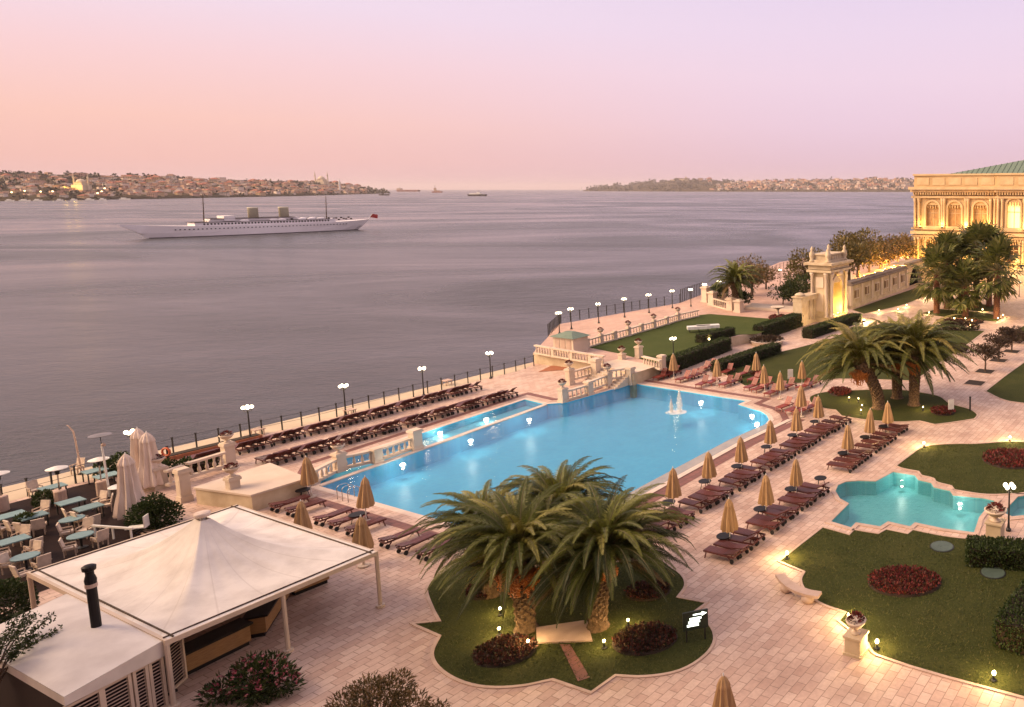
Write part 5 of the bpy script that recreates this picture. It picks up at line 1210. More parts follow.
for x, y in ((.1,.1),(GL-.1,.1),(.1,GW-.1),(GL-.1,GW-.1)):
    MB().lathe([(.42,9.0),(.42,9.3),(.25,9.45),(.45,9.9),(.4,10.4),(.18,10.75),(.26,11.0),(.05,11.4)], 12, (x,y,0)).build('finial', M['stone'], t, True)
MB().lathe([(.3,6.9),(.5,7.0),(.65,7.4),(.3,7.7)], 12, (GL/2,-.35,0)).build('crest', M['stone_light'], t, True)
gl2 = bpy.data.lights.new('gate_flood_light', 'POINT'); gl2.energy = 480; gl2.color = (1,.60,.10); gl2.shadow_soft_size = .3
for k_, q_ in enumerate((V*4.6+U*2.6, V*1.6-U*4.5)):
    f = thing('gate_floodlight', ['ground floodlight on the lawn side facing the gate niche','ground floodlight before the gate wing wall'][k_], 'floodlight', GF+q_, A)
    MB().box((0,0,.15),(.5,.35,.3)).build('housing', M['iron'], f); MB().box((0,0,.315),(.42,.26,.03)).build('lens', M['spot'], f)
    d_ = gl2.copy(); d_.energy = 1000 if k_ == 0 else 500; d_.color = (1,.66,.26); o = bpy.data.objects.new('glow', d_); COL.objects.link(o); o.parent = f; o.location = (0,0,.8)
for dx, dz in ((1.9,.5),(3.5,.5)):
    f = thing('gate_floodlight', 'small floodlight on the sill inside the gate niche, %s' % ('nearer the wing wall' if dx < 2.5 else 'nearer the arch wall'), 'floodlight', GF+U*dx-V*.35+Vector((0,0,.7)), A)
    MB().box((0,0,.1),(.5,.3,.2)).build('housing', M['iron'], f); MB().box((0,0,.215),(.42,.22,.03)).build('lens', M['spot'], f)
    o = bpy.data.objects.new('glow', gl2); COL.objects.link(o); o.parent = f; o.location = (0,-.25,.9)
# wing wall with openings towards the lawn
WS = at(802,326.5)
t = thing('gate_wing_wall', 'low cream wing wall with openings and an end pier beside the gate', 'wall', WS, A); wl = (GF-WS).length-.3
MB().box((wl/2,.6,.3),(wl,1.1,.6)).build('base', M['stone'], t)
for k in range(4):
    MB().box((.5+(wl-1.0)/3*k,.6,2.1),(.8 if k else 1.5,1.0 if k else 1.5,3.0)).build('pier', M['stone'], t)
b = MB(); b.box((wl/2,.6,3.9),(wl+.6,1.5,.6)); b.box((wl/2,.6,4.3),(wl+.9,1.8,.2)); b.build('cornice', M['stone'], t)
MB().lathe([(.7,4.4),(.8,4.6),(.5,4.8),(.1,4.95)], 10, (.5,.6,0)).build('finial', M['stone'], t)
# long garden wall with a dark arch
M['slate'] = mat('dark_coping', (.20,.155,.13), (.13,.10,.085), rough=.8, scale=1, space='world')
WA, WB = at(851,309), at(906.5,288.3)
we = at(921,283); d = WB-WA; Lw = d.length; aw = math.atan2(d.y,d.x)
t = thing('garden_wall', 'long cream garden wall with pilasters and small openings running to the palace', 'wall', WA, aw)
MB().box((Lw/2,.5,2.0),(Lw,.9,4.0)).build('wall', M['stone'], t)
MB().box((Lw/2,.6,4.05),(Lw+.2,1.9,.3)).box((Lw/2,.7,4.35),(Lw,1.5,.35)).build('coping', M['slate'], t); MB().box((Lw/2,.42,.3),(Lw,1.1,.6)).build('plinth', M['stone'], t)
nb = 6
for k in range(nb+1): MB().box((Lw*k/nb,-.02,2.2),(.8,.3,3.3)).build('pilaster', M['stone_light'], t)
for k in range(nb):
    f = MB().box((Lw*(k+.5)/nb,-.0,2.3),(1.6,.14,1.3)).build('window', mat('brown_recess', (.20,.12,.065), rough=.8) if k == 0 else bpy.data.materials['brown_recess'], t)
    MB().box((Lw*(k+.5)/nb,-.1,2.3),(.2,.12,1.3)).box((Lw*(k+.5)/nb,-.1,3.06),(2.0,.14,.18)).box((Lw*(k+.5)/nb,-.1,1.56),(2.0,.14,.14)).build('frame', M['stone_light'], f)
La = 11.5
t = thing('arch_bridge', 'stone archway with a dark tunnel at the palace end of the garden wall', 'arch', WB, aw)
b = MB(); nseg = 14; R_ = 4.0; cxA = La/2; top = 4.7
for k in range(nseg):
    a0, a1 = math.pi*k/nseg, math.pi*(k+1)/nseg; p0, p1 = (cxA-R_*math.cos(a0), R_*math.sin(a0)*.98), (cxA-R_*math.cos(a1), R_*math.sin(a1)*.98)
    b.add([(p0[0],0,p0[1]),(p1[0],0,p1[1]),(p1[0],0,top),(p0[0],0,top),(p0[0],4,p0[1]),(p1[0],4,p1[1])], [(0,1,2,3),(0,4,5,1)])
b.add([(-.0,0,0),(cxA-R_,0,0),(cxA-R_,0,top),(0,0,top)], [(0,1,2,3)]); b.add([(cxA+R_,0,0),(La+3,0,0),(La+3,0,top),(cxA+R_,0,top)], [(0,1,2,3)]); b.add([(0,0,top),(La+3,0,top),(La+3,4,top),(0,4,top)], [(0,1,2,3)])
b.build('wall', M['stone'], t); MB().box((La/2+1.5,-.05,top+.25),(La+3.2,1.2,.4)).build('coping', M['slate'], t)
MB().box((cxA,.9,2.1),(8.4,.3,4.2)).build('tunnel_shade', M['pitch'], t)  # black sheet close behind the arch opening, painted in place of tunnel shade
# palace
PC = at(913.5,262.5,HZ); PK = .62
while to_px(PC+V*(27.0*PK))[0] < 996.5: PK += .005; px2 = Vector((V.x,V.y,0))
LA = 27.0
t = thing('palace', 'grand floodlit cream palace with two storeys of arched windows and a green roof', 'palace', PC, math.atan2(V.y,V.x))
M['palace'] = mat('palace_stone', (.54,.38,.20), (.42,.28,.14), scale=.35, space='world', rough=.8, bump=.1); M['palace2'] = mat('palace_trim', (.58,.42,.24), (.47,.33,.18), scale=.5, space='world', rough=.8)
def storey(L0, L1, z0, z1, cs, ww, s0, s1, dy, parent=t):
    """wall with openings cs (centres), width ww, between heights s0..s1"""
    b = MB(); xs = [L0]
    for c in cs: xs += [c-ww/2, c+ww/2]
    xs.append(L1)
    for i in range(0, len(xs), 2): b.box(((xs[i]+xs[i+1])/2, dy+.5, (z0+z1)/2), (xs[i+1]-xs[i], 1.0, z1-z0))
    for c in cs:
        b.box((c, dy+.5, (z0+s0)/2), (ww, 1.0, s0-z0)); b.box((c, dy+.5, (s1+z1)/2), (ww, 1.0, z1-s1))
    return b.build('wall', M['palace'], parent)
def pwindow(c, ww, s0, s1, dy, lit=False, mm='winglass'):
    f = MB(); f.box((c-ww/2-.25,dy-.12,(s0+s1)/2),(.5,.3,s1-s0)); f.box((c+ww/2+.25,dy-.12,(s0+s1)/2),(.5,.3,s1-s0)); f.box((c,dy-.2,s0-.25),(ww+1.6,.6,.5))
    for k in range(10):
        a0, a1 = math.pi*k/10, math.pi*(k+1)/10; r0, r1 = ww/2, ww/2+.55; cz = s1-ww/2*.35
        P_ = [(c-r*math.cos(a), cz+r*.75*math.sin(a)) for a in (a0,a1) for r in (r0,r1)]
        f.add([(P_[0][0],dy-.28,P_[0][1]),(P_[1][0],dy-.28,P_[1][1]),(P_[3][0],dy-.28,P_[3][1]),(P_[2][0],dy-.28,P_[2][1]),(P_[0][0],dy,P_[0][1]),(P_[1][0],dy,P_[1][1]),(P_[3][0],dy,P_[3][1]),(P_[2][0],dy,P_[2][1])], [(3,2,1,0),(4,7,3,0),(1,2,6,5)])
    w = f.build('window', M['palace2'], t)
    MB().box((c,dy+.7,(s0+s1)/2),(ww,.06,s1-s0)).build('pane', M['window_lit'] if lit else M[mm], w)
    m_ = MB(); m_.box((c,dy+.6,(s0+s1)/2),(.14,.1,s1-s0)); m_.box((c,dy+.6,s0+(s1-s0)*.62),(ww,.1,.14))
    for k in range(5): m_.lathe([(.04,s1-.9),(.26,s1-.45),(.2,s1+.0)], 6, (c-ww/2+ww*(k+.5)/5, dy+.3, 0))
    m_.build('tracery', M['palace2'], w)
M['winglass'] = mat('curtained_glass', (.52,.33,.14), (.36,.2,.08), rough=.25, scale=.6, spec=.6); M['windark'] = mat('dark_glass', (.14,.06,.03), (.08,.04,.02), rough=.2, scale=.6)
XE = LA+17
storey(0, LA, 0, 7.4, [6.3,13.5,21.6], 4.0, .9, 5.6, 0); storey(0, LA, 7.4, 17.6, [6.3,13.5,21.6], 4.3, 9.0, 14.0, 0)
storey(LA, XE, 0, 7.4, [LA+5.2,LA+12.5], 3.6, .6, 5.8, -1.0); storey(LA, XE, 7.4, 17.6, [LA+5.2,LA+12.5], 4.0, 9.0, 14.8, -1.0)
for c in (6.3,13.5,21.6): pwindow(c,4.0,.9,5.6,0,mm='windark'); pwindow(c,4.3,9.0,14.0,0)
for c in (LA+5.2,LA+12.5): pwindow(c,3.6,.6,5.8,-1.0,mm='windark'); pwindow(c,4.0,9.0,14.8,-1.0,True)
MB().box((.55,14,8.8),(1.0,26,17.6)).build('side_wall', M['palace'], t); MB().box((XE/2,27,8.8),(XE,1,17.6)).box((XE-.5,13,8.8),(1,26,17.6)).build('back_wall', M['palace'], t)
def band(z, h, pr, den=False, name='cornice'):
    b = MB(); b.box((LA/2-.3,-pr/2+.2,z),(LA+.6+2*0,pr+.4,h)); b.box(((LA+XE)/2,-1-pr/2+.2,z+.003),(XE-LA+.6,pr+.4,h)); b.box((-pr/2+.2,13,z+.006),(pr+.4,27,h))
    if den:
        for k in range(int(LA/.8)): b.box((.3+.8*k,-pr*.45,z-h/2-.3),(.4,pr*.8,.6))
        for k in range(int((XE-LA)/.8)): b.box((LA+.4+.8*k,-1-pr*.45,z-h/2-.3),(.4,pr*.8,.6))
    return b.build(name, M['palace2'], t)
band(.5,1.0,.35,name='plinth'); band(6.6,.4,.5,True,'string_course'); band(7.4,.7,.9); band(8.35,.4,.5,name='sill_band'); band(15.9,.5,.5); band(17.3,.5,1.0,True); band(17.95,.6,1.7); 
b = MB(); b.box((LA/2,.4,19.6),(LA,.8,2.9)); b.box(((LA+XE)/2,-.6,19.6),(XE-LA,.8,2.9)); b.box((.4,14,19.6),(.8,26,2.9)); b.build('parapet', M['palace'], t)
b = MB(); b.box((LA/2,.35,21.15),(LA+.6,1.3,.4)); b.box(((LA+XE)/2,-.65,21.16),(XE-LA+.6,1.3,.4)); b.box((.35,14,21.17),(1.3,27,.4)); b.build('parapet_cap', M['palace2'], t)
b = MB()
for k in range(5): b.box((3+5.2*k,-.04,19.6),(4.0,.12,1.7))
for k in range(3): b.box((LA+3+5.4*k,-1.04,19.6),(4.0,.12,1.7))
b.build('parapet_panels', M['palace2'], t)
for x, dy in [(.6,0),(1.9,0),(9.6,0),(10.3,0),(17.2,0),(17.9,0),(LA-2.0,0),(LA-.7,0),(LA+.7,-1),(LA+1.9,-1),(LA+8.5,-1),(LA+9.3,-1)]:
    MB().lathe([(.55,1.0),(.42,1.4),(.38,5.4),(.55,6.2)], 10, (x,dy-.35,0)).lathe([(.55,8.6),(.42,9.0),(.38,14.6),(.58,15.6)], 10, (x,dy-.35,0)).build('column', M['palace2'], t, True)
b = MB(); b.add([(LA-24,2,20.4),(XE+22,2,20.4),(XE+22,26,20.4),(LA-24,26,20.4),(LA+14,13,26.2),(XE+22,13,26.2)], [(0,1,5,4),(3,4,5,2),(0,4,3),(1,2,5)])
for k in range(40):
    x = LA-23+1.6*k
    tz = 20.4+min(1,(x-(LA-24))/38)*5.8; ty = 2+11*min(1,(x-(LA-24))/38)
    b.bar((x,2,20.45),(x,ty,tz+.06),.14)
b.build('roof', M['copper'], t)
t.scale = (PK, 1, .955)
fl_ = bpy.data.lights.new('palace_flood_light', 'POINT'); fl_.energy = 780; fl_.color = (1,.60,.15); fl_.shadow_soft_size = .4
for i, (x, z, y, e) in enumerate([(3.4,0,-2.6,1),(10,0,-2.6,1),(17.5,0,-2.6,1),(24.5,0,-2.6,1),(LA+5,0,-3.6,1),(LA+12,0,-3.6,1),(9.9,8.55,-.75,.28),(17.6,8.55,-.75,.5),(24.3,8.55,-.75,.5),(2.6,8.55,-.75,.28),(LA+8.9,8.55,-1.8,.4)]):
    mw = Matrix.Rotation(math.atan2(V.y,V.x),3,'Z')@Vector((x*PK,y,z*.955+.2)); f = thing('palace_floodlight', 'small floodlight %s, %s from the sea corner' % ('on the palace ledge' if z else 'on the ground along the palace wall', nth([0,1,2,3,4,5,1,2,3,0,4][i])), 'floodlight', PC+mw, math.atan2(V.y,V.x), 'palace floodlights')
    MB().box((0,0,.0),(.5,.35,.3)).build('housing', M['iron'], f); MB().box((0,0,.165),(.42,.26,.03)).build('lens', M['spot'], f)
    d = fl_.copy(); d.energy = 780*e; o = bpy.data.objects.new('glow', d); COL.objects.link(o); o.parent = f; o.location = (0,-.5,.9)
# ================================================================== FAR SHORES AND SHIPS
def interp(tab, x):
    if x <= tab[0][0]: return tab[0][1]
    for (a, ya), (c, yc) in zip(tab, tab[1:]):
        if x <= c: return ya+(yc-ya)*(x-a)/(c-a)
    return tab[-1][1]
class Shore:
    def __init__(s, wl, rg, depth): s.wl, s.rg, s.depth = wl, rg, depth
    def pt(s, px, t):
        """point on the slope above picture column px, t=0 at the waterline and 1 on the ridge"""
        w = at(px, interp(s.wl, px), SEA_Z); Y = w.y*(1+s.depth*t); yr = interp(s.rg, px)+1.2*noise.noise(Vector((px*.06, 3.1, 0)))
        py = interp(s.wl, px)+(yr-interp(s.wl, px))*(t**.8)*1.0
        return at_depth(px, py, Y)
    def terrain(s, name, x0, x1, nx, m):
        b = MB(); nt_ = 8; rows = []
        for i in range(nx+1):
            px = x0+(x1-x0)*i/nx
            row = [s.pt(px, 0)+Vector((0,-8,-3))]+[s.pt(px, k/nt_) for k in range(nt_+1)]; e = row[-1]; row.append(Vector((e.x*1.15, e.y*1.15, -3))); rows.append(row)
        w = len(rows[0]); vs = [p for r in rows for p in r]
        b.add(vs, [(i*w+j, (i+1)*w+j, (i+1)*w+j+1, i*w+j+1) for i in range(nx) for j in range(w-1)])
        return struct(b.build(name, m, None, True))
M['hill'] = mat('hill_scrub', (.085,.062,.04), (.05,.042,.026), scale=.02, space='world', rough=1, spec=0)
left = Shore([(-160,203),(0,201),(60,200.5),(200,198),(300,196),(388,193.4)], [(-160,170),(0,172.5),(40,173.5),(100,176),(160,177),(200,179.5),(250,182.5),(300,182.5),(340,185.5),(365,189),(388,193)], .35)
right = Shore([(583,191.2),(700,191.6),(800,191.8),(1000,192)], [(583,190.5),(600,187),(620,185.3),(650,182.5),(672,180.5),(690,179.5),(712,180.5),(740,181.8),(770,181.5),(810,180),(850,179.6),(912,179),(1000,178)], .35)
left.terrain('far_hillside', -160, 388, 110, M['hill']); right.terrain('far_headland', 583, 1000, 80, M['hill'])
def house_kind(kind, wall, roof):
    t = thing('hillside_house', 'house', 'house'); 
    MB().box((0,0,.38),(1,.9,.76)).build('wall', mat('house_wall_'+kind, wall, rough=.9, scale=1.5), t)
    rm = bpy.data.materials.get('roof_'+roof) or mat('roof_'+roof, {'red': (.30,.10,.06), 'brown': (.22,.11,.07), 'grey': (.22,.19,.17)}[roof], rough=.9)
    if roof == 'grey': MB().box((0,0,.80),(1.05,.95,.08)).build('roof', rm, t)
    else: MB().add([(-.56,-.5,.76),(.56,-.5,.76),(.56,.5,.76),(-.56,.5,.76),(-.25,0,1.04),(.25,0,1.04)], [(0,1,5,4),(2,3,4,5),(1,2,5),(3,0,4),(3,2,1,0)]).build('roof', rm, t)
    b = MB()
    for r in range(2):
        for k in range(4): b.box((-.36+.24*k,-.452,.22+.32*r),(.1,.02,.16))
    b.build('windows', M['black'], t); return Kind(t)
kinds = [('cream','red roofed cream',house_kind('cream',(.62,.46,.32),'red')),('white','brown roofed white',house_kind('white',(.72,.60,.50),'brown')),('rose','grey topped rose',house_kind('rose',(.55,.33,.24),'grey')),('ochre','red roofed ochre',house_kind('ochre',(.55,.36,.2),'red')),('pale','grey topped pale',house_kind('pale',(.70,.55,.45),'grey'))]
def scatter_town(sh, x0, x1, n, where, grp, seed, tmin=.05, tmax=.97, size=5.0, dens=None):
    r_ = random.Random(seed); spots = []
    tries = 0
    while len(spots) < n and tries < 30000:
        tries += 1; px = r_.uniform(x0, x1); t = r_.uniform(tmin, tmax)
        if dens and r_.random() > dens(px, t): continue
        p = sh.pt(px, t); q = to_px(p)
        if any(abs(q[0]-o[0]) < 4.0 and abs(q[1]-o[1]) < 1.5 for o in spots): continue
        spots.append((q[0], q[1], p, t))
    spots.sort(key=lambda o: o[0]); cnt = {}
    for x, y, p, t in spots:
        k, desc, kd = kinds[r_.randrange(5)]; s_ = size*p.y/750*r_.uniform(.75,1.35)
        band_ = 'waterfront' if t < .3 else ('mid slope' if t < .65 else 'upper slope')
        c = cnt[(k,band_)] = cnt.get((k,band_), -1)+1
        kd.put((p.x, p.y, p.z-s_*.15), r_.uniform(-.5,.5), '%s house on the %s %s, %s of its kind from the sea end' % (desc, where, band_, nth(c)) if False else '%s house on the %s %s, %s of its kind there' % (desc, where, band_, nth(c)), grp, (s_, s_, s_*r_.uniform(.62,.95)))
scatter_town(left, 2, 366, 205, 'town hillside', 'houses on the town hillside', 3, dens=lambda x, t: .45+.5*(x > 110) if t > .35 else (.3 if x < 120 else .8))
scatter_town(right, 700, 912, 78, 'far headland', 'houses on the far headland', 4, size=3.6, dens=lambda x, t: 1 if x > 735 else .4)
def woods(sh, x0, x1, n, name, seed, dens, size=3.2):
    r_ = random.Random(seed); b = MB()
    for k in range(n):
        px, t = r_.uniform(x0,x1), r_.random()**.9
        if r_.random() > dens(px, t): continue
        p = sh.pt(px, t); s_ = size*p.y/750*r_.uniform(.5,1.2)
        for j in range(14):
            d = rdir(r_); q = p+Vector((d.x*s_*.6, d.y*s_*.6, s_*(.35+.35*d.z))); b.leaf(q, rdir(r_), rdir(r_), s_*.8, s_*.6)
    o = b.build(name, M['far_leaf']); o['kind'] = 'stuff'; return o
M['far_leaf'] = leafmat('far_tree_leaf', [(.03,.026,.014), (.05,.042,.02), (.075,.055,.03)], 0)
woods(left, -20, 388, 620, 'far_woods', 5, lambda x, t: .9 if (x < 125 or t > .9 or (t < .35 and x > 210)) else .35)
woods(right, 588, 915, 620, 'headland_woods', 6, lambda x, t: 1 if x < 740 else .45, 2.6)
# the packed roofs between the individual houses
def town_mass(sh, x0, x1, n, name, seed, size):
    r_ = random.Random(seed); b = MB()
    for k in range(n):
        p = sh.pt(r_.uniform(x0,x1), r_.uniform(.1,.98)); s_ = size*p.y/750*r_.uniform(.6,1.2); b.box((p.x,p.y,p.z+s_*.2), (s_, s_*.8, s_*.7), r_.uniform(-.6,.6))
    m, nt, bs = newmat(name+'_walls'); g = N(nt, 'ShaderNodeNewGeometry'); r = ramp_node(nt, [(0,(.34,.16,.11)),(.3,(.52,.34,.23)),(.6,(.42,.22,.14)),(.8,(.62,.48,.37)),(1,(.72,.58,.48))]); nt.links.new(g.outputs['Random Per Island'], r.inputs[0]); nt.links.new(r.outputs[0], bs.inputs['Base Color']); bs.inputs['Roughness'].default_value = .9
    o = b.build(name, m); o['kind'] = 'stuff'
town_mass(left, 100, 368, 520, 'hillside_town', 8, 4.0); town_mass(left, -20, 100, 70, 'hillside_village', 10, 4.0); town_mass(right, 725, 915, 420, 'headland_town', 9, 3.0)
# landmarks of the far shores
def mosque(sh, px, t_, s_, label, mm, glow=None, domes=1):
    p = sh.pt(px, t_); k = s_*p.y/750; t = thing('mosque', label, 'mosque', (p.x,p.y,p.z))
    b = MB(); b.box((0,0,.35*k),(1.5*k,1.2*k,.7*k)).box((0,0,.85*k),(1.0*k,.9*k,.35*k)); b.build('hall', mm, t)
    MB().lathe([(.5*k,1.0*k),(.46*k,1.2*k),(.3*k,1.4*k),(.05*k,1.5*k)], 14).build('dome', mm, t, True)
    for sx in (-1,1): MB().lathe([(.09*k,0),(.08*k,1.6*k),(.13*k,1.65*k),(.06*k,1.75*k),(.01*k,2.3*k)], 8, (sx*.95*k,0,0)).build('minaret', mm, t)
    if glow:
        glow *= .12; L = bpy.data.lights.new('mosque_flood', 'POINT'); L.energy = glow; L.color = (1,.62,.12); L.shadow_soft_size = 2
        for dx in (-.9, .3): o = bpy.data.objects.new('glow', L); COL.objects.link(o); o.parent = t; o.location = (dx*k,-1.3*k,.5*k)
M['mosque'] = mat('mosque_stone', (.62,.5,.36), rough=.9, scale=.1)
mosque(left, 82, .32, 7.5, 'yellow floodlit waterfront mosque with two minarets on the town shore', M['mosque'], 90000)
mosque(left, 322, .78, 6.5, 'large pale domed mosque on the far end of the town ridge', M['mosque'])
p = left.pt(340,.35); t = thing('white_tower', 'tall slim white tower standing near the end of the town shore', 'tower', p); k = p.y/750
MB().lathe([(.9*k,0),(.7*k,9*k),(1.1*k,9.3*k),(.6*k,10*k)], 8).build('shaft', M['white'], t); MB().lathe([(.5*k,10*k),(.05*k,12.5*k)], 8).build('spire', M['white'], t)
p = right.pt(682,.9); k = p.y/750; t = thing('hilltop_palace', 'pale long palace with a tower on top of the wooded headland', 'palace', p)
MB().box((0,0,1.0*k),(14*k,5*k,2.4*k)).box((-7*k,0,.5*k),(8*k,4*k,1.6*k)).build('wall', M['mosque'], t); MB().box((4*k,0,2.0*k),(1.8*k,1.8*k,4*k)).build('tower', M['mosque'], t); MB().box((0,0,2.4*k),(14.4*k,5.4*k,.4*k)).build('roof', bpy.data.materials['roof_brown'], t)
p = at(581.5,190.6,SEA_Z); k = p.y/750; t = thing('lighthouse', 'tiny white lighthouse standing off the tip of the headland', 'lighthouse', p); MB().lathe([(.8*k,-.3*k),(.5*k,2.6*k),(.8*k,2.8*k),(.3*k,3.6*k)], 8).build('shaft', M['white'], t); MB().lathe([(1.4*k,-1*k),(1.3*k,.5*k)], 10).build('base', M['white'], t)
tl = emit('town_lamp', (1,.72,.3), 6)
for i, (x, t_) in enumerate([(12,.14),(25,.18),(41,.16),(53,.17),(102,.16),(105,.28),(98,.10)]):
    p = left.pt(x, t_); k = p.y/750; t = thing('shore_lamp', 'tiny glowing lamp on the town waterfront, %s from the frame edge' % nth(i), 'lamp', p, 0, 'lamps on the town waterfront'); MB().tube([(0,0,-k),(0,0,2.2*k)], .15*k, 6).build('post', M['iron'], t); MB().lathe([(.2*k,2.2*k),(.75*k,2.8*k),(.2*k,3.4*k)], 8).build('globe', tl, t)
for i, (x, l) in enumerate([(10,4),(25,5),(38,4),(60,3),(74,3),(90,4),(103,3),(125,5)]):
    p = at(x, interp(left.wl, x)+.5, SEA_Z); k = p.y/750; t = thing('moored_boat', 'pale boat moored along the town waterfront, %s from the frame edge' % nth(i), 'boat', p, .1, 'boats moored along the town waterfront')
    MB().add([(-l*k,-.8*k,1.2*k),(l*k*1.1,0,1.5*k),(-l*k,.8*k,1.2*k),(-l*.9*k,-.6*k,-.2*k),(l*.9*k,0,-.2*k),(-l*.9*k,.6*k,-.2*k)], [(0,1,2),(0,3,4,1),(2,1,4,5),(0,2,5,3)]).build('hull', M['white'], t); MB().box((-.2*l*k,0,1.7*k),(l*.9*k,1.0*k,1.0*k)).build('cabin', M['white'], t)
# the white steam yacht
ya, yb = at(148.5,238.4,SEA_Z), at(357,229.6,SEA_Z); yd = yb-ya; YL = yd.length
t = thing('steam_yacht', 'long white classic steam yacht with two buff funnels and two masts', 'ship', (ya.x,ya.y,SEA_Z), math.atan2(yd.y,yd.x))
FB = 7.2*YL/125; BM = 8.0*YL/125; q = YL/125
st = []
for u, bw, bd, zd, zk in [(-.105,.0,.01,1.32,1.20),(-.06,.01,.06,1.26,.75),(-.03,.02,.14,1.22,.38),(0,.03,.26,1.18,-.1),(.05,.22,.48,1.12,-.2),(.15,.66,.82,1.03,-.2),(.3,.95,.98,.96,-.2),(.5,1,1,.92,-.2),(.7,.95,.98,.93,-.2),(.85,.70,.88,.97,-.2),(.95,.34,.72,1.02,-.2),(1.0,.05,.58,1.06,-.05),(1.03,.03,.44,1.09,.45),(1.06,.01,.20,1.12,.85),(1.075,.0,.02,1.13,1.05)]:
    st.append([(u*YL,-bw*BM,zk*FB),(u*YL,-(bw*.35+bd*.65)*BM,max(zk+.03,.45)*FB),(u*YL,-bd*BM,zd*FB),(u*YL,bd*BM,zd*FB),(u*YL,(bw*.35+bd*.65)*BM,max(zk+.03,.45)*FB),(u*YL,bw*BM,zk*FB)])
vs = [p for r in st for p in r]; b = MB(); b.add(vs, [(i*6+j, i*6+(j+1)%6, (i+1)*6+(j+1)%6, (i+1)*6+j) for i in range(len(st)-1) for j in range(6)])
M['yacht'] = mat('yacht_white', (.80,.74,.73), (.74,.68,.67), rough=.4, scale=.08); b.build('hull', M['yacht'], t)
b = MB()
for i in range(3, len(st)-4):
    for sg in (0, 5):
        pass
for i in range(len(st)-1):
    if -.01 <= st[i][0][0]/YL < 1.0:
        a, c = st[i], st[i+1]
        for sg in (-1, 1):
            f0 = Vector((a[0][0], sg*(abs(a[0][1])*.93+abs(a[2][1])*.07+.55), -.3)); f1 = Vector((c[0][0], sg*(abs(c[0][1])*.93+abs(c[2][1])*.07+.55), -.3)); b.add([f0, f1, f1+Vector((0,0,.9*q)), f0+Vector((0,0,.9*q))], [(0,1,2,3)])
b.build('boot_stripe', mat('dark_boot', (.07,.055,.055), rough=.6), t)
b = MB()
for k in range(46):
    u = .1+.82*k/45; wbm = interp([(.05,.48),(.15,.82),(.3,.98),(.5,1),(.7,.98),(.85,.88),(.95,.72)], u)*BM
    b.box((u*YL,-wbm*1.0,FB*.72),(.7*q,.25,.6*q))
b.build('portholes', M['iron'], t)
MB().box((.52*YL,0,FB*.92+1.5*q),(.68*YL,BM*1.6,3.0*q)).build('deckhouse', M['yacht'], t)
b = MB()
for k in range(40): b.box((.22*YL+.6*YL*k/39,-BM*.805,FB*.92+1.7*q),(.9*q,.1,1.1*q))
b.build('deck_windows', M['black'], t)
MB().box((.46*YL,0,FB*.92+3.9*q),(.42*YL,BM*1.25,2.4*q)).build('upper_deckhouse', M['yacht'], t)
MB().box((.335*YL,0,FB*.92+5.2*q),(.05*YL,BM*1.5,3.6*q)).box((.262*YL,0,FB*.95+2.8*q),(.035*YL,BM*1.2,2.4*q)).build('bridge', M['yacht'], t)
b = MB(); b.box((.5*YL,0,FB*.92+3.06*q),(.66*YL,BM*1.75,.15*q)); b.box((.45*YL,0,FB*.92+5.15*q),(.40*YL,BM*1.5,.15*q)); b.build('deck_awning', M['darkwood'], t)
M['funnel'] = mat('buff_funnel', (.70,.64,.46), (.62,.56,.4), rough=.6, scale=.2)
for u in (.462,.612):
    MB().lathe([(3.1*q,0),(3.1*q,7.6*q),(3.25*q,7.7*q),(3.2*q,8.2*q)], 20, (u*YL,0,FB*.92+4.2*q), sy=.8).build('funnel', M['funnel'], t, True)
for u, h in ((.235,21.5),(.832,19.5)):
    MB().tube([(u*YL,0,FB*.9),(u*YL+1.0*q,0,FB+h*q)], [.42*q,.2*q], 8).tube([(u*YL+.7*q,-2.6*q,FB+h*.7*q),(u*YL+.7*q,2.6*q,FB+h*.7*q)], .12*q, 5).build('mast', M['bark2'], t)
for u in (.40,.54,.58,.68,.73,.78):
    for sy in (-1,1): MB().lathe([(.1*q,-3*q),(.8*q,-1.8*q),(1.0*q,0),(.8*q,1.8*q),(.1*q,3*q)], 8).build('lifeboat', M['yacht'], t).matrix_basis = Matrix.Translation((u*YL, sy*BM*.82, FB*.92+3.3*q)) @ Matrix.Rotation(R(90),4,'Y')
b = MB()
for k in range(30): b.box((.55*YL+.4*YL*k/29, -BM*.7, FB*.92+2.9*q+.5*math.sin(k*2.3)),(1.2*q,.8*q,.9*q))
b.build('deck_gear', M['darkwood'], t)
b = MB(); b.tube([(-.105*YL,0,1.32*FB),(-.155*YL,0,1.42*FB)], [.25*q,.1*q], 6); b.build('bowsprit', M['yacht'], t)
MB().tube([(1.07*YL,0,1.1*FB),(1.10*YL,0,1.1*FB+4.6*q)], .12*q, 5).build('flagstaff', M['white'], t)
b = MB(); b.add([(1.10*YL,0,1.1*FB+4.4*q),(1.135*YL,1.0*q,1.1*FB+3.4*q),(1.13*YL,.6*q,1.1*FB+.4*q),(1.082*YL,0,1.1*FB+1.6*q)], [(0,1,2,3)]); b.build('flag', mat('red_flag', (.45,.05,.04), rough=.8), t)
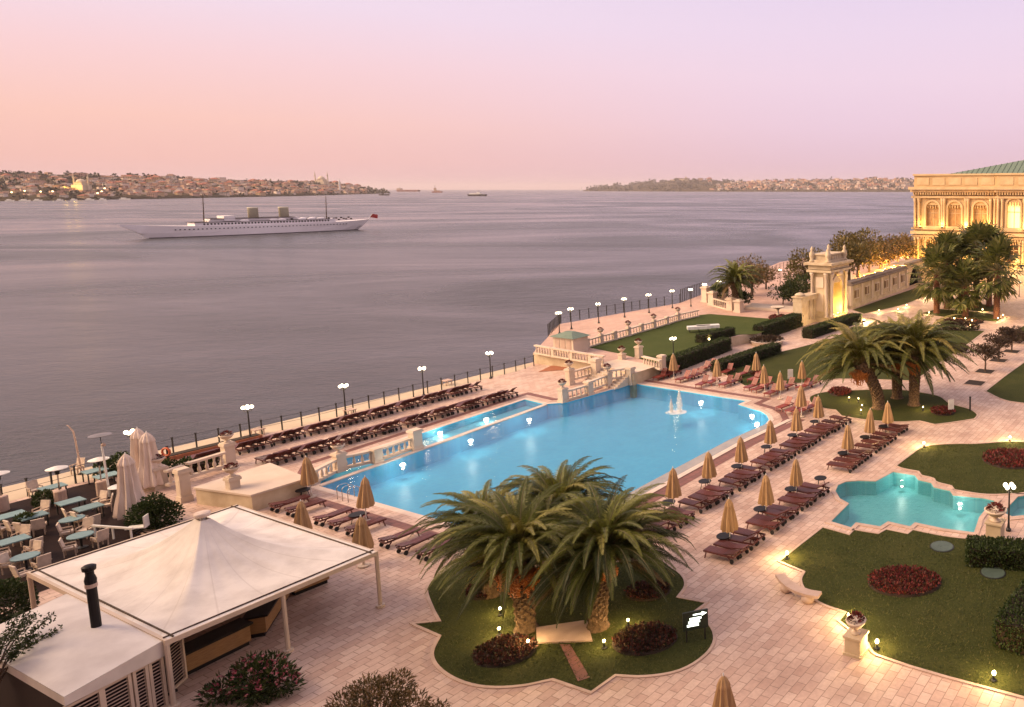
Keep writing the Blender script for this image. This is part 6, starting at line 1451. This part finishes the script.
# distant ships
def ship(px, py, Lpx, label, hull, top, rz=0, hh=1.6, tall=2.2, tower=.75, boxes=()):
    p = at(px, py, SEA_Z); k = (at(px+1,py,SEA_Z)-p).length; L = Lpx*k; t = thing('distant_ship', label, 'ship', p, rz)
    h = hh*k; w = L*.09
    MB().add([(-L/2,0,h*1.15),(-L*.4,-w,h),(L*.45,-w,h),(L/2,-w*.6,h*1.05),(L/2,w*.6,h*1.05),(L*.45,w,h),(-L*.4,w,h),(-L*.44,0,-.3*k),(-L*.38,-w*.8,-.3*k),(L*.44,-w*.8,-.3*k),(L*.44,w*.8,-.3*k),(-L*.38,w*.8,-.3*k)], [(0,1,2,3,4,5,6),(0,7,8,1),(1,8,9,2),(2,9,3),(3,9,10,4),(4,10,5),(5,10,11,6),(6,11,7,0)]).build('hull', hull, t)
    MB().box(((tower-.5)*L,0,h+tall*k/2),(L*.16,w*1.6,tall*k)).build('bridge', top, t); MB().tube([((tower-.5)*L,0,h+tall*k),((tower-.5)*L,0,h+tall*k*1.7)], .18*k, 5).build('mast', M['iron'], t)
    for u, bl, bh in boxes: MB().box(((u-.5)*L,0,h+bh*k/2),(bl*L,w*1.4,bh*k)).build('superstructure', top, t)
rh = mat('red_hull', (.30,.10,.07), rough=.7); dh = mat('dark_hull', (.06,.045,.045), rough=.6); bh_ = mat('buff_super', (.45,.30,.22), rough=.7)
ship(408,191.6,24,'long red brown cargo ship on the horizon beyond the town point',rh,bh_,0,1.7,1.6,.16)
ship(384,195.4,11,'small dark workboat just off the end of the town shore',dh,dh,0,1.2,1.0,.4)
ship(437,192.6,11,'orange tug with a tall bridge on the horizon',rh,bh_,0,1.2,3.6,.35,((.6,.3,1.0),))
ship(477,196,20,'white and black ferry crossing the middle of the strait',dh,M['white'],0,1.6,2.4,.6,((.45,.6,1.3),))
ship(345,193.6,7,'tiny pale boat close to the shore beneath the white tower',M['white'],M['white'],0,.6,.7,.5)
# ================================================================== unseen HOTEL the picture is taken from, added to shade the near ground
t = thing('unseen_hotel', 'unseen pale hotel block with dark windows, added to shade the near ground', 'building', (0,-3,0))
MB().box((-10,-9,17),(150,16,34)).box((-58,11,16),(44,24,32)).build('wall', M['stone_light'], t)
b = MB()
for k in range(24):
    for r in range(8): b.box((-80+6*k,-.97,3+4*r),(2.2,.1,2.4))
for k in range(4):
    for r in range(7): b.box((-35.97,2.5+5.5*k,3+4*r),(.1,2.2,2.4))
b.build('windows', M['black'], t)
# ================================================================== AIR
m = bpy.data.materials.new('pale_air'); m.use_nodes = True; nt = m.node_tree; nt.nodes.clear()
pv = N(nt, 'ShaderNodeVolumePrincipled'); pv.inputs['Color'].default_value = (.95,.86,.86,1); pv.inputs['Density'].default_value = 4.5e-5; pv.inputs['Anisotropy'].default_value = 0
mo = N(nt, 'ShaderNodeOutputMaterial'); nt.links.new(pv.outputs[0], mo.inputs['Volume'])
o = MB().box((0, 15000, 95), (62000, 31500, 210)).build('haze', m); o['kind'] = 'stuff'
